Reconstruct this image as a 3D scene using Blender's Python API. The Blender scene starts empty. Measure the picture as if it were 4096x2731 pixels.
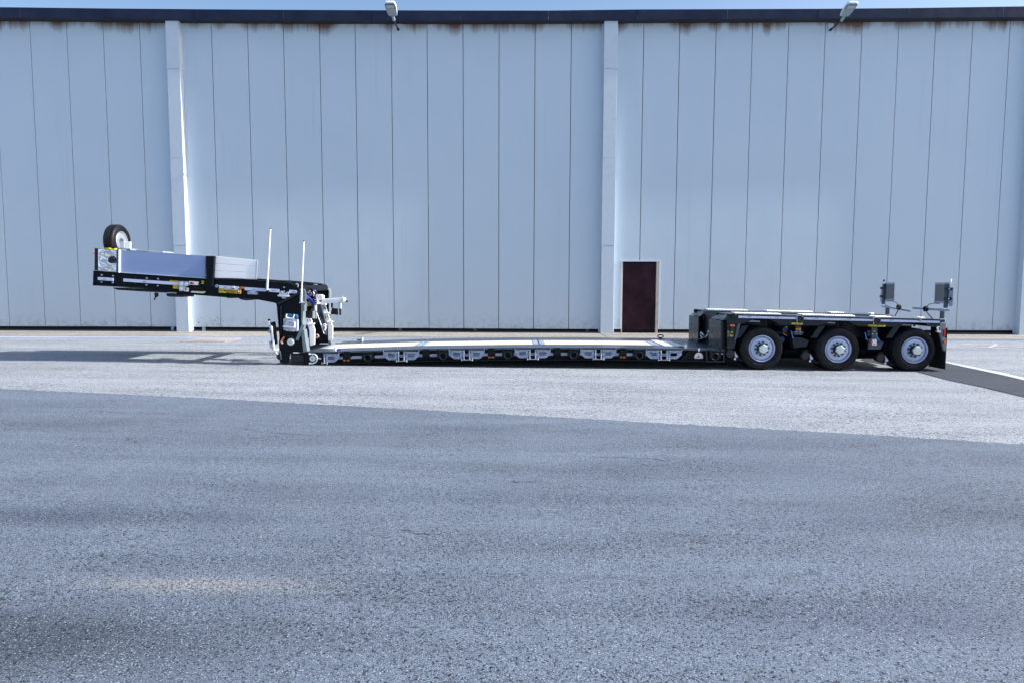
import bpy, math, random
from mathutils import Vector, Matrix
random.seed(7)
sc = bpy.context.scene
col = sc.collection
# ------------------------------------------------------------------ camera
F, CX, CY, H = 2800.0, 2048.0, 1365.5, 1.78      # photo pixels, metres
TH, RO = math.atan(232.5 / F), 0.0030
Rv = Vector((1, 0, 0)); Fv = Vector((0, math.cos(TH), -math.sin(TH))); Uv = Vector((0, math.sin(TH), math.cos(TH)))
cd = bpy.data.cameras.new('camera'); cam = bpy.data.objects.new('camera', cd); col.objects.link(cam)
cd.sensor_width = 36; cd.lens = 36 * F / 4096; cd.clip_start = 0.1; cd.clip_end = 3000
xa = Rv * math.cos(RO) + Uv * math.sin(RO); ya = Uv * math.cos(RO) - Rv * math.sin(RO); za = -Fv
m = Matrix.Identity(4)
for i in range(3):
    m[i][0], m[i][1], m[i][2] = xa[i], ya[i], za[i]
m[2][3] = H
cam.matrix_world = m
sc.camera = cam
# ------------------------------------------------------------------ sky, sun, exposure
SUN_EL, SUN_AZ = math.radians(33.5), math.radians(-2.85)      # azimuth from +X towards +Y
sv = Vector((math.cos(SUN_AZ) * math.cos(SUN_EL), math.sin(SUN_AZ) * math.cos(SUN_EL), math.sin(SUN_EL)))
w = bpy.data.worlds.new('World'); sc.world = w; w.use_nodes = True
wn = w.node_tree.nodes; wl = w.node_tree.links
bg = wn['Background']; sky = wn.new('ShaderNodeTexSky'); sky.sky_type = 'NISHITA'; sky.sun_disc = False
sky.sun_elevation = SUN_EL; sky.sun_rotation = math.pi / 2 - SUN_AZ
sky.air_density = 1.0; sky.dust_density = 2.4; sky.ozone_density = 3.0
wl.new(sky.outputs[0], bg.inputs[0]); bg.inputs[1].default_value = 0.115
sd = bpy.data.lights.new('sun', 'SUN'); so = bpy.data.objects.new('sun', sd); col.objects.link(so)
sd.energy = 4.4; sd.angle = math.radians(0.5); sd.color = (1.0, 0.965, 0.91)
so.location = (30, -5, 30); so.rotation_euler = sv.to_track_quat('Z', 'Y').to_euler()
sc.view_settings.view_transform = 'Standard'; sc.view_settings.look = 'None'
sc.view_settings.exposure = 0.98; sc.view_settings.gamma = 1.0

# ------------------------------------------------------------------ photo pixel -> place
def ray(x, y):
    a = (x - CX) / F; b = -(y - CY) / F
    a2 = a * math.cos(RO) - b * math.sin(RO); b2 = b * math.cos(RO) + a * math.sin(RO)
    return Fv + Rv * a2 + Uv * b2
def P(x, y, Y):
    d = ray(x, y); t = Y / d.y
    return Vector((t * d.x, Y, H + t * d.z))
def PXp(x, y, X):
    d = ray(x, y); t = X / d.x
    return Vector((X, t * d.y, H + t * d.z))
def interp(tab, x):
    if x <= tab[0][0]: return tab[0][1]
    for (a, b), (c, d) in zip(tab, tab[1:]):
        if x <= c: return b + (d - b) * (x - a) / (c - a)
    return tab[-1][1]
ZT = [(-14, .155), (-10.6, .153), (-8.8, .148), (-4.44, .092), (-.36, .051), (4.24, .020), (6.5, 0), (8.3, -.01), (14, -.012)]
def gz(X, Y):
    t = min(max((Y - 14.5) / 5.5, 0), 1); t = t * t * (3 - 2 * t)
    return interp(ZT, X) * (1 - t) + .13 * t
def G(x, y):
    z = 0.05
    for _ in range(12):
        d = ray(x, y); t = (z - H) / d.z
        p = Vector((t * d.x, t * d.y, z)); z = gz(p.x, p.y)
    return p

# ------------------------------------------------------------------ mesh helpers
class MB:
    def __init__(s): s.v = []; s.f = []; s.sm = []
    def add(s, vs, fs, smooth=False):
        n = len(s.v); s.v += [tuple(v) for v in vs]
        s.f += [tuple(n + i for i in f) for f in fs]; s.sm += [smooth] * len(fs); return s
    def box(s, x0, x1, y0, y1, z0, z1):
        vs = [(x, y, z) for z in (z0, z1) for y in (y0, y1) for x in (x0, x1)]
        return s.add(vs, [(0, 2, 3, 1), (4, 5, 7, 6), (0, 1, 5, 4), (2, 6, 7, 3), (0, 4, 6, 2), (1, 3, 7, 5)])
    def prism(s, pts, dv):                          # pts: loop of Vectors, dv: extrusion
        n = len(pts); dv = Vector(dv); a = [Vector(p) for p in pts]; b = [p + dv for p in a]
        nrm = Vector((0, 0, 0))
        for i in range(n):
            nrm += a[i].cross(a[(i + 1) % n])
        if nrm.dot(dv) > 0: a.reverse(); b.reverse()
        fs = [tuple(range(n)), tuple(range(2 * n - 1, n - 1, -1))]
        fs += [(i, i + n, (i + 1) % n + n, (i + 1) % n) for i in range(n)]
        return s.add(a + b, fs)
    def tube(s, p, q, r, r2=None, n=12, caps=True):
        p, q = Vector(p), Vector(q); r2 = r if r2 is None else r2
        ax = (q - p).normalized(); u = ax.orthogonal().normalized(); v = ax.cross(u)
        vs = []
        for c, rr in ((p, r), (q, r2)):
            for i in range(n):
                t = 2 * math.pi * i / n
                vs.append(c + u * (rr * math.cos(t)) + v * (rr * math.sin(t)))
        s.add(vs, [(i, (i + 1) % n, (i + 1) % n + n, i + n) for i in range(n)], True)
        if caps:
            s.add(vs[:n], [tuple(range(n - 1, -1, -1))]); s.add(vs[n:], [tuple(range(n))])
        return s
    def path(s, pts, r, n=8):
        for a, b in zip(pts, pts[1:]): s.tube(a, b, r, n=n)
        return s
    def bar(s, p, q, wd, ht, up=(0, 0, 1)):         # square bar
        p, q = Vector(p), Vector(q); ax = (q - p).normalized(); up = Vector(up)
        u = ax.cross(up).normalized(); v = u.cross(ax)
        vs = [c + u * (a * wd / 2) + v * (b * ht / 2) for c in (p, q) for a, b in ((-1, -1), (1, -1), (1, 1), (-1, 1))]
        return s.add(vs, [(3, 2, 1, 0), (4, 5, 6, 7), (0, 1, 5, 4), (1, 2, 6, 5), (2, 3, 7, 6), (3, 0, 4, 7)])
    def lathe(s, prof, n=48, c=(0, 0, 0), smooth=True):   # around the Y axis, prof = [(r, y)]
        vs = []
        for r, y in prof:
            for i in range(n):
                t = 2 * math.pi * i / n
                vs.append((c[0] + r * math.cos(t), c[1] + y, c[2] + r * math.sin(t)))
        fs = []
        for k in range(len(prof) - 1):
            for i in range(n):
                j = (i + 1) % n
                fs.append((k * n + i, (k + 1) * n + i, (k + 1) * n + j, k * n + j))
        return s.add(vs, fs, smooth)
    def loft(s, xs, y0, y1, zt, zb):
        vs = []
        for x in xs: vs += [(x, y0, zb(x)), (x, y1, zb(x)), (x, y1, zt(x)), (x, y0, zt(x))]
        fs = []
        for k in range(len(xs) - 1):
            a = 4 * k; b = a + 4
            for i in range(4):
                j = (i + 1) % 4; fs.append((a + i, a + j, b + j, b + i))
        fs += [(3, 2, 1, 0), tuple(len(vs) - 4 + i for i in range(4))]
        return s.add(vs, fs)
    def data(s, name, mat, c=(0, 0, 0)):
        me = bpy.data.meshes.new(name); c = Vector(c)
        me.from_pydata([tuple(Vector(v) - c) for v in s.v], [], s.f); me.polygons.foreach_set('use_smooth', s.sm)
        me.materials.append(mat); me.update(); return me
    def build(s, name, mat, parent=None, bevel=0, label=None, kind=None, **tags):
        lo = [min(v[i] for v in s.v) for i in range(3)]; hi = [max(v[i] for v in s.v) for i in range(3)]
        c = Vector([(a + b) / 2 for a, b in zip(lo, hi)])
        if parent is None: c.z = lo[2]
        me = s.data(name, mat, c)
        o = bpy.data.objects.new(name, me); link(o, c, parent)
        if bevel:
            b = o.modifiers.new('bevel', 'BEVEL'); b.width = bevel; b.segments = 2; b.limit_method = 'ANGLE'; b.angle_limit = math.radians(40)
        if label: o['label'] = label
        if kind: o['kind'] = kind
        for k, v in tags.items(): o[k] = v
        return o
WP = {}
def link(o, c, parent):
    col.objects.link(o); c = Vector(c)
    if parent is not None:
        o.parent = parent; o.location = c - WP[parent.name]
    else: o.location = c
    WP[o.name] = c
    return o
def empty(name, c, parent=None, **tags):
    o = bpy.data.objects.new(name, None); o.empty_display_size = .2; link(o, c, parent)
    for k, v in tags.items(): o[k] = v
    return o
def inst(src, c, parent, name=None):
    o = src.copy(); link(o, c, parent); return o
def copy_tree(src, off, parent, flip=False):
    o = src.copy(); link(o, WP[src.name] + Vector(off), parent)
    for ch in [q for q in bpy.data.objects if q.parent == src]: copy_tree(ch, off, o)
    return o
def smooth_loop(pts, n=3, r=.3):                   # round the corners of a pixel loop
    out = []
    for i, p in enumerate(pts):
        a = Vector(pts[i - 1]); b = Vector(p); c = Vector(pts[(i + 1) % len(pts)])
        da = min(r, (a - b).length * .45); dc = min(r, (c - b).length * .45)
        A = b + (a - b).normalized() * da; C = b + (c - b).normalized() * dc
        for k in range(n + 1):
            t = k / n; out.append(tuple(A * (1 - t) ** 2 + b * (2 * t * (1 - t)) + C * t ** 2))
    return out

# ------------------------------------------------------------------ materials
def mat(name, c, rough=.5, metal=0.0, coat=0, spec=.5):
    m = bpy.data.materials.new(name); m.use_nodes = True
    b = m.node_tree.nodes['Principled BSDF']
    b.inputs['Base Color'].default_value = (*c, 1); b.inputs['Roughness'].default_value = rough
    b.inputs['Metallic'].default_value = metal; b.inputs['Coat Weight'].default_value = coat
    b.inputs['Specular IOR Level'].default_value = spec
    return m
class NT:
    def __init__(s, m): s.t = m.node_tree; s.b = s.t.nodes['Principled BSDF']; s.pos = None
    def n(s, typ, **k):
        o = s.t.nodes.new(typ)
        for a, v in k.items():
            if a[0] == '_': setattr(o, a[1:], v)
            else: o.inputs[a.replace('__', ' ')].default_value = v
        return o
    def l(s, a, b): s.t.links.new(a, b)
    def P(s, scale=(1, 1, 1), loc=(0, 0, 0)):
        if s.pos is None: s.pos = s.n('ShaderNodeNewGeometry').outputs['Position']
        mp = s.n('ShaderNodeMapping'); mp.inputs['Scale'].default_value = scale; mp.inputs['Location'].default_value = loc
        s.l(s.pos, mp.inputs[0]); return mp.outputs[0]
    def noise(s, scale, detail=4, rough=.5, sc3=(1, 1, 1), loc=(0, 0, 0)):
        o = s.n('ShaderNodeTexNoise', Scale=scale, Detail=detail, Roughness=rough); s.l(s.P(sc3, loc), o.inputs[0]); return o.outputs[0]
    def ramp(s, v, lo, hi, a=0.0, b=1.0):
        o = s.n('ShaderNodeMapRange'); o.inputs[1].default_value = lo; o.inputs[2].default_value = hi
        o.inputs[3].default_value = a; o.inputs[4].default_value = b; s.l(v, o.inputs[0]); return o.outputs[0]
    def m(s, op, a, b=None):
        o = s.n('ShaderNodeMath', _operation=op)
        for i, v in enumerate((a, b)):
            if v is None: continue
            if isinstance(v, (int, float)): o.inputs[i].default_value = v
            else: s.l(v, o.inputs[i])
        return o.outputs[0]
    def mix(s, fac, a, b):
        o = s.n('ShaderNodeMix', _data_type='RGBA')
        for i, v in ((0, fac), (6, a), (7, b)):
            if isinstance(v, (int, float)): o.inputs[i].default_value = v
            elif isinstance(v, tuple): o.inputs[i].default_value = (*v, 1)
            else: s.l(v, o.inputs[i])
        return o.outputs[2]
    def color(s, c): s.l(c, s.b.inputs['Base Color'])
    def rough(s, c): s.l(c, s.b.inputs['Roughness'])
    def bump(s, h, strength=.3, dist=.01):
        o = s.n('ShaderNodeBump', Strength=strength, Distance=dist); s.l(h, o.inputs['Height']); s.l(o.outputs[0], s.b.inputs['Normal'])

def asphalt(name, base, dark, lite, pit, streak, warm=None, stains=()):
    m = mat(name, base, .9, spec=.25); k = NT(m)
    fine = k.noise(150, 2, .6); wide = k.noise(9, 9, .78, loc=(2, 2, 0)); wear = k.noise(1.0, 7, .68, (.07, 3.2, 1), (1, 4, 0))
    big = k.noise(.55, 5, .55, (.28, 1, 1)); big2 = k.noise(1.6, 4, .6, (.22, 1, 1), (5, 9, 0))
    c = k.mix(k.ramp(big, .3, .7), tuple(x * (1 - streak) for x in base), tuple(x * (1 + streak * .8) for x in base))
    c = k.mix(k.ramp(big2, .45, .75, 0, streak * .6), c, dark)
    c = k.mix(k.ramp(wear, .49, .64, 0, streak * 2.6), c, tuple(x * .62 for x in base))
    c = k.mix(k.ramp(wide, .42, .66, 0, .22), c, tuple(x * .62 for x in base))
    if warm: c = k.mix(k.ramp(k.noise(3, 4, .6, (1, 1, 1), (2, 2, 2)), .55, .8, 0, .35), c, warm)
    for (cx_, cy_, rx, ry, cc, am) in stains:          # stains, dust and darker patches with a place of their own
        sp = k.n('ShaderNodeMapping'); sp.inputs['Location'].default_value = (-cx_ / rx, -cy_ / ry, 0); sp.inputs['Scale'].default_value = (1 / rx, 1 / ry, 0)
        k.l(k.pos, sp.inputs[0]); ln = k.n('ShaderNodeVectorMath', _operation='LENGTH'); k.l(sp.outputs[0], ln.inputs[0])
        nz = k.noise(1.8, 5, .65, (.4, 1, 1), (cx_, 0, 0))
        c = k.mix(k.m('MULTIPLY', k.ramp(k.m('ADD', ln.outputs['Value'], k.m('MULTIPLY', nz, 1.2)), 1.6, .7, 0, 1), am), c, cc)
    dens = k.ramp(big2, .3, .7, -.03, .03)
    p1 = k.ramp(k.m('ADD', k.noise(pit[0], 2, .6, loc=(9, 2, 0)), dens), .565, .63)
    p2 = k.ramp(k.m('ADD', k.noise(pit[1], 2, .6, loc=(4, 8, 0)), dens), .555, .61)
    p3 = k.ramp(k.m('ADD', k.noise(pit[0] * .5, 3, .7, loc=(1, 5, 0)), dens), .53, .64)
    pits = k.m('MAXIMUM', k.m('MAXIMUM', p1, k.m('MULTIPLY', p2, .85)), k.m('MULTIPLY', p3, .5))
    c = k.mix(k.m('MULTIPLY', pits, .95), c, dark)
    vf = k.noise(pit[1] * .8, 1, .5, loc=(7, 0, 3))
    c = k.mix(k.ramp(vf, .62, .70, 0, .7), c, lite)
    k.color(c)
    k.bump(k.m('SUBTRACT', fine, k.m('MULTIPLY', pits, .35)), .55, .02)
    return m
M = {}
M['light'] = asphalt('light_asphalt', (.345, .375, .42), (.025, .036, .055), (.74, .75, .79), (34, 95), .10)
ST = []
for x_, y_, rx, ry, cc, am in ((120, 2062, 2.2, .35, (.07, .09, .13), .8), (-60, 2540, 2.6, .5, (.05, .065, .09), .85), (760, 2340, 1.0, .16, (.33, .33, .33), .6), (3900, 2060, 2.6, .5, (.07, .09, .13), .55), (3500, 2480, 1.4, .35, (.08, .10, .15), .6), (1800, 1980, 2.5, .3, (.10, .13, .18), .5), (3000, 1890, 3.5, .3, (.09, .12, .17), .5)):
    g_ = G(x_, y_); ST.append((g_.x, g_.y, rx, ry, cc, am))
M['dark'] = asphalt('dark_asphalt', (.155, .192, .252), (.008, .013, .022), (.42, .47, .54), (58, 135), .12, stains=ST)
M['patch'] = asphalt('repair_asphalt', (.062, .073, .098), (.02, .025, .035), (.25, .28, .33), (48, 120), .15)
M['apron'] = asphalt('apron_concrete', (.40, .375, .345), (.08, .065, .055), (.66, .63, .58), (26, 80), .25, warm=(.34, .24, .16))
M['pit'] = asphalt('pit_concrete', (.47, .42, .40), (.2, .12, .1), (.66, .64, .62), (40, 100), .15, warm=(.42, .28, .22))
def line_paint():
    m = mat('road_paint', (.8, .82, .84), .8); k = NT(m)
    c = k.mix(k.ramp(k.noise(14, 8, .75), .38, .58, 0, .9), (.66, .68, .71), (.36, .38, .42)); k.color(c); return m
M['line'] = line_paint()
def panel_mat():
    m = mat('wall_sheet', (.5, .56, .64), .42, spec=.4); k = NT(m)
    sep = k.n('ShaderNodeSeparateXYZ'); k.P(); k.l(k.pos, sep.inputs[0]); z = sep.outputs[2]
    cl = k.noise(.35, 4, .5)
    c = k.mix(k.ramp(cl, .3, .7), (.515, .612, .70), (.54, .637, .722))
    c = k.mix(k.ramp(z, 0.3, 5.5, .35, 0), c, (.53, .555, .60))
    st = k.noise(1.0, 6, .65, (5, 5, .10)); st2 = k.noise(1.0, 4, .6, (.25, .25, .25), (3, 0, 1))
    c = k.mix(k.m('MULTIPLY', k.ramp(st, .56, .74, 0, .35), k.ramp(st2, .47, .62)), c, (.40, .46, .52))
    # rust creeping down from under the fascia
    r1 = k.noise(1.0, 5, .6, (1.3, 1.3, .05)); r2 = k.noise(1.0, 4, .7, (9, 9, .6))
    edge = k.m('SUBTRACT', z, k.m('SUBTRACT', 10.10, k.m('MULTIPLY', k.m('ADD', k.ramp(r1, .38, .62, -.05, 1.05), k.m('MULTIPLY', r2, .35)), .36)))
    c = k.mix(k.ramp(edge, 0, .34, 0, .92), c, (.13, .058, .028))
    # speckled dirt near the foot
    ft = k.m('MULTIPLY', k.ramp(z, .28, .75, 1, 0), k.ramp(k.noise(6, 5, .7), .45, .7))
    c = k.mix(k.m('MULTIPLY', ft, .6), c, (.24, .26, .29))
    k.color(c)
    wv = k.n('ShaderNodeTexWave', Scale=7.0, Distortion=0.0); wv.bands_direction = 'X'; k.l(k.P(), wv.inputs[0])
    k.bump(k.m('ADD', k.m('MULTIPLY', wv.outputs['Fac'], .05), k.m('MULTIPLY', k.noise(.8, 3), 1.2)), .5, .02)
    return m
M['wall'] = panel_mat()
def rust_mat(name, base, r, amt):
    m = mat(name, base, .5); k = NT(m)
    c = k.mix(k.ramp(k.noise(5, 6, .7), .5, .75, 0, amt), base, r); k.color(c); return m
M['pil'] = rust_mat('cover_sheet_paint', (.565, .64, .72), (.42, .46, .50), .3)
M['jamb'] = rust_mat('door_jamb_paint', (.62, .56, .46), (.3, .16, .08), .6)
M['trim'] = rust_mat('door_trim_paint', (.62, .66, .70), (.4, .4, .4), .2)
M['fascia'] = mat('fascia_metal', (.028, .036, .066), .4, .0, .0, spec=.2)
k = NT(M['fascia']); k.color(k.mix(k.ramp(k.noise(1.5, 4, .6), .35, .7), (.012, .018, .045), (.022, .030, .062))); k.bump(k.noise(1.2, 3), .35, .05)
M['black'] = mat('black_rubber', (.012, .012, .013), .75)
M['shadowgap'] = mat('dark_recess', (.02, .02, .022), .9)
M['roof'] = mat('roof_felt', (.09, .09, .1), .9)
def door_mat():
    m = mat('door_paint', (.03, .012, .018), .5, spec=.2); k = NT(m)
    c = k.mix(k.ramp(k.noise(2.2, 5, .6), .4, .75), (.016, .003, .008), (.046, .012, .024))
    c = k.mix(k.ramp(k.noise(40, 3, .6, (1, 1, .15)), .70, .76, 0, .6), c, (.2, .17, .18)); k.color(c)
    k.rough(k.ramp(k.noise(3, 4), .3, .7, .35, .6)); return m
M['door'] = door_mat()
def paint(name, c, rough=.32, coat=.4):
    m = mat(name, c, rough, 0, coat); k = NT(m)
    d = k.ramp(k.noise(7, 5, .65), .45, .8, 0, .3); k.b.inputs['Specular IOR Level'].default_value = .38 if max(c) > .03 else (.24 if max(c) > .012 else .16)
    k.color(k.mix(d, c, tuple(x * 1.5 + .004 for x in c))); k.rough(k.ramp(k.noise(11, 4), .3, .7, rough * .8, rough * 1.35)); return m
M['paint'] = paint('chassis_paint', (.0035, .0055, .009), .34, .0)
M['deck'] = paint('deck_steel_paint', (.042, .060, .088), .34, .15)
M['bogie'] = paint('bogie_paint', (.0125, .018, .026), .24, .12)
M['greyplate'] = paint('grey_edge_plate', (.15, .185, .205), .45, .1)
M['outrig'] = mat('worn_galvanised', (.42, .49, .62), .5, .3)
k = NT(M['outrig']); k.color(k.mix(k.ramp(k.noise(25, 5, .7), .4, .62), (.38, .45, .58), (.18, .22, .31)))
M['alu'] = mat('brushed_aluminium', (.78, .80, .83), .38, .75)
k = NT(M['alu']); k.rough(k.ramp(k.noise(30, 4), .3, .7, .28, .5)); k.color(k.mix(k.ramp(k.noise(14, 4), .4, .7), (.84, .86, .88), (.66, .69, .74)))
M['galv'] = mat('galvanised_steel', (.55, .62, .74), .45, .45)
k = NT(M['galv']); k.color(k.mix(k.ramp(k.noise(25, 5, .7), .4, .65), (.52, .58, .70), (.26, .32, .44)))
M['white'] = mat('white_powder_coat', (.85, .86, .88), .45)
k = NT(M['white']); k.color(k.mix(k.ramp(k.noise(18, 5, .7), .5, .8, 0, .5), (.86, .87, .89), (.6, .62, .66)))
M['strip'] = mat('reflective_tape', (.55, .60, .82), .35)
k = NT(M['strip']); k.color(k.mix(k.ramp(k.noise(9, 3), .35, .7), (.52, .57, .80), (.62, .66, .86)))
M['blueboard'] = mat('anodised_side_board', (.30, .38, .60), .38, .35)
k = NT(M['blueboard']); k.color(k.mix(k.ramp(k.noise(1.3, 3, .5, (.5, 1, 2)), .3, .7), (.26, .345, .58), (.32, .40, .63))); k.bump(k.noise(2, 3), .2, .02)
M['whiteboard'] = mat('white_aluminium_board', (.97, .975, .985), .35, 0, .3)
M['chrome'] = mat('polished_sheet', (.92, .92, .93), .04, 1.0)
k = NT(M['chrome']); k.bump(k.noise(4.5, 2, .5), 1.0, .10)
M['silver'] = mat('silver_frame', (.7, .72, .76), .3, .8)
M['hubcap'] = mat('hub_cap_alloy', (.62, .70, .70), .3, .55)
M['rim'] = mat('wheel_rim_paint', (.45, .51, .68), .32, .2)
M['nut'] = mat('nut_cover_plastic', (.035, .06, .07), .35)
M['tyre'] = mat('tyre_rubber', (.007, .008, .010), .5, spec=.18)
k = NT(M['tyre']); k.color(k.mix(k.ramp(k.noise(9, 5, .7), .45, .75), (.006, .007, .009), (.022, .025, .030)))
M['orange'] = mat('amber_lens', (.9, .22, .01), .25, coat=.5)
M['red'] = mat('red_lens', (.55, .012, .01), .2, coat=.6)
M['yellow'] = mat('yellow_sticker', (.72, .55, .02), .5)
M['letter'] = mat('black_print', (.01, .01, .01), .6)
M['redletter'] = mat('red_print', (.6, .02, .02), .6)
M['signwhite'] = mat('sign_white', (.82, .82, .82), .5)
M['bluehose'] = mat('blue_hose', (.015, .05, .48), .35, coat=.3)
M['darkblue'] = mat('dark_blue_cover', (.015, .03, .11), .5)
M['copper'] = mat('copper_strap', (.75, .28, .14), .3, .7)
M['glass'] = mat('lamp_glass', (.42, .46, .50), .15, coat=.5)
M['lampgrey'] = mat('lamp_housing', (.30, .36, .39), .5)
M['boardback'] = mat('marker_board_back', (.17, .17, .17), .35, .2)
M['blackplastic'] = mat('black_plastic', (.006, .007, .008), .4)
def wood_mat():
    m = mat('deck_wood', (.6, .52, .4), .6); k = NT(m)
    g = k.noise(1.0, 5, .6, (1.2, 26, 26)); b = k.noise(1.0, 4, .6, (2.2, 11, 1), (4, 0, 0))
    c = k.mix(k.ramp(g, .35, .7), (.74, .68, .585), (.60, .525, .42))
    c = k.mix(k.ramp(b, .63, .72, 0, .8), c, (.28, .13, .07)); k.color(c); return m
M['wood'] = wood_mat()

# ------------------------------------------------------------------ ground
def grid(name, xs, rows, mt, dz=0.0, kind='structure'):
    """rows(x) -> list of Y; a sheet over the ground"""
    v = []; f = []
    R = [rows(x) for x in xs]; n = len(R[0])
    for x, ys in zip(xs, R):
        for y in ys: v.append((x, y, gz(x, y) + dz))
    for i in range(len(xs) - 1):
        for j in range(n - 1):
            a = i * n + j; f.append((a, a + n, a + n + 1, a + 1))
    mb = MB(); mb.add(v, f, True)
    return mb.build(name, mt, kind=kind)
def frange(a, b, n): return [a + (b - a) * i / (n - 1) for i in range(n)]
XS = [-900, -300, -100, -50, -30, -22] + frange(-18, 18, 73) + [22, 30, 50, 100, 300, 900]
YS = [-900, -300, -100, -40, -20, -10, -5] + frange(0, 24, 49) + [30, 60, 120, 300, 900]
grid('ground', XS, lambda x: YS, M['light'])
edge_tab = [(-60, 0)] ; pts = [G(*p) for p in [(-700, 1526), (0, 1555), (871, 1594), (1450, 1627), (2048, 1659), (2919, 1707), (4096, 1777), (4700, 1815)]]
EDGE = [(p.x, p.y) for p in pts]
EDGE = [(-40, EDGE[0][1] + (EDGE[0][0] + 40) * .12)] + EDGE + [(40, EDGE[-1][1] - (40 - EDGE[-1][0]) * .30)]
random.seed(3)
fx = [-40, -30, -20] + frange(-12, 10, 380) + [14, 20, 30, 40]
jit = {x: random.uniform(-.028, .028) for x in fx}
grid('asphalt_foreground', fx, lambda x: [-40 + (interp(EDGE, x) + jit[x] + 40) * t for t in [0, .3, .6, .75] + frange(.8, 1, 24)], M['dark'], .005)
def ribbon(name, A, B, n, m, mt, dz, jt):
    rr = random.Random(n)
    def samp(L, t):
        f = t * (len(L) - 1); i = min(int(f), len(L) - 2); return L[i].lerp(L[i + 1], f - i)
    A = [G(*p) for p in A]; B = [G(*p) for p in B]; v = []; f = []
    for i in range(n + 1):
        a, b = samp(A, i / n), samp(B, i / n); a.x += rr.uniform(-jt, jt); b.x += rr.uniform(-jt, jt)
        for q in range(m + 1):
            p = a.lerp(b, q / m); v.append((p.x, p.y, gz(p.x, p.y) + dz))
    for i in range(n):
        for q in range(m):
            k_ = i * (m + 1) + q; f.append((k_, k_ + m + 1, k_ + m + 2, k_ + 1))
    mb = MB(); mb.add(v, f, True); return mb.build(name, mt, kind='structure')
ribbon('asphalt_patch', [(3440, 1440), (3560, 1462), (3672, 1488), (3792, 1520), (3950, 1553), (4096, 1588), (4700, 1740)], [(3540, 1402), (3630, 1418), (3722, 1434), (3784, 1451), (4011, 1500), (4096, 1521), (4700, 1672)], 150, 8, M['patch'], .009, .012)
ribbon('parking_line', [(3560, 1405.5), (3722, 1434), (3784, 1451.5), (3900, 1477), (4011, 1501), (4096, 1521.5), (4700, 1673)], [(3590, 1403), (3732, 1430), (3788, 1447.5), (3903, 1470.5), (4016, 1493), (4106, 1514), (4730, 1660)], 90, 2, M['line'], .013, .008)
# faint old letters on the yard by the right edge
def stroke(mb, pts, w=.07):
    q = [G(*p) for p in pts]
    for a, b in zip(q, q[1:]):
        d = (b - a); d.z = 0; L = d.length; d.normalize(); s = Vector((-d.y, d.x, 0)) * w / 2
        n = max(2, int(L / .5)); 
        for i in range(n):
            c0 = a + d * L * i / n; c1 = a + d * L * (i + 1) / n
            vs = [c0 - s, c1 - s, c1 + s, c0 + s]; mb.add([(v.x, v.y, gz(v.x, v.y) + .012) for v in vs], [(0, 1, 2, 3)])
mb = MB()
stroke(mb, [(3846, 1379), (3900, 1376), (3990, 1378), (3955, 1391), (3880, 1386), (3846, 1381)])
stroke(mb, [(3868, 1379), (3950, 1384), (4020, 1386), (4096, 1390)], .06); stroke(mb, [(3960, 1392), (4090, 1398)], .06)
stroke(mb, [(4022, 1378), (4060, 1382), (4100, 1383)], .05)
mb.build('old_paint_marks', M['line'], kind='structure')
def crack(pts, w=.007):
    mb = MB(); q = [G(*p) for p in pts]; path = []; rr = random.Random(len(pts))
    for a, b in zip(q, q[1:]):
        n = max(3, int((b - a).length / .06))
        for i in range(n): path.append(a.lerp(b, i / n) + Vector((rr.uniform(-.02, .02), rr.uniform(-.025, .025), 0)))
    for a, b in zip(path, path[1:]):
        if rr.random() < .35: continue
        d = (b - a); d.z = 0; d.normalize(); s_ = Vector((-d.y, d.x, 0)) * w * rr.uniform(.3, 1.2)
        mb.add([(v.x, v.y, gz(v.x, v.y) + .0085) for v in (a - s_, b - s_ * .7, b + s_ * .7, a + s_)], [(0, 1, 2, 3)])
    return mb.build('crack', M['shadowgap'], kind='structure')
crack([(350, 1641), (480, 1651), (650, 1658), (800, 1666), (950, 1676), (1025, 1680)])
crack([(870, 1702), (950, 1712), (1050, 1728), (1180, 1741), (1340, 1743)])
crack([(2400, 1828), (2520, 1832), (2620, 1838), (2710, 1852)]); crack([(440, 1600), (475, 1612), (462, 1620)])
crack([(2040, 1925), (2080, 1930), (2200, 1921)]); crack([(1600, 2120), (1700, 2140), (1790, 2135)], .006)
# apron, drain and pit cover
AY = 21.2
def strip_box(name, x0, x1, y0, y1, h, mt, **k):
    xs = frange(x0, x1, max(2, int((x1 - x0) / 1.5)))
    return MB().loft(xs, y0, y1, lambda x: gz(x, y0) + h, lambda x: gz(x, y0) - .1).build(name, mt, **k)
joints = [-18, -9.8, -2.45, 2.9, 9.6, 15.1, 18]
ap = empty('concrete_apron', (0, 22.2, .13), kind='structure')
for a, b in zip(joints, joints[1:]):
    sl = strip_box('concrete_slab', a + .012, b - .012, AY, 24.0, .010 + random.uniform(0, .003), M['apron'], parent=ap)
dr = empty('drain_channel', (0, 20.9, .13), label='long narrow steel grate drain running along the foot of the warehouse', category='drain')
MB().box(-17, 17, 20.62, 20.66, .09, .138).build('frame', M['galv'], dr); MB().box(-17, 17, AY - .045, AY - .004, .09, .139).build('frame', M['galv'], dr)
MB().box(-17, 17, 20.66, AY - .045, .09, .1335).build('channel', M['shadowgap'], dr)
mb = MB(); x = -16.95
while x < 16.9:
    mb.bar((x, 20.66, .1345), (x + .10, AY - .045, .1345), .040, .006); x += .085
mb.build('grate', M['galv'], dr, kind='stuff')
pc = [G(*p) for p in [(722, 1367), (903, 1367), (959, 1354.5), (778, 1354.5)]]
pit = empty('pit_cover', ((pc[0] + pc[2]) / 2), label='rust-stained concrete pit cover set in the yard beside the drain', category='pit cover')
x0, x1 = pc[0].x, pc[1].x; y0, y1 = pc[0].y, 20.6
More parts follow.
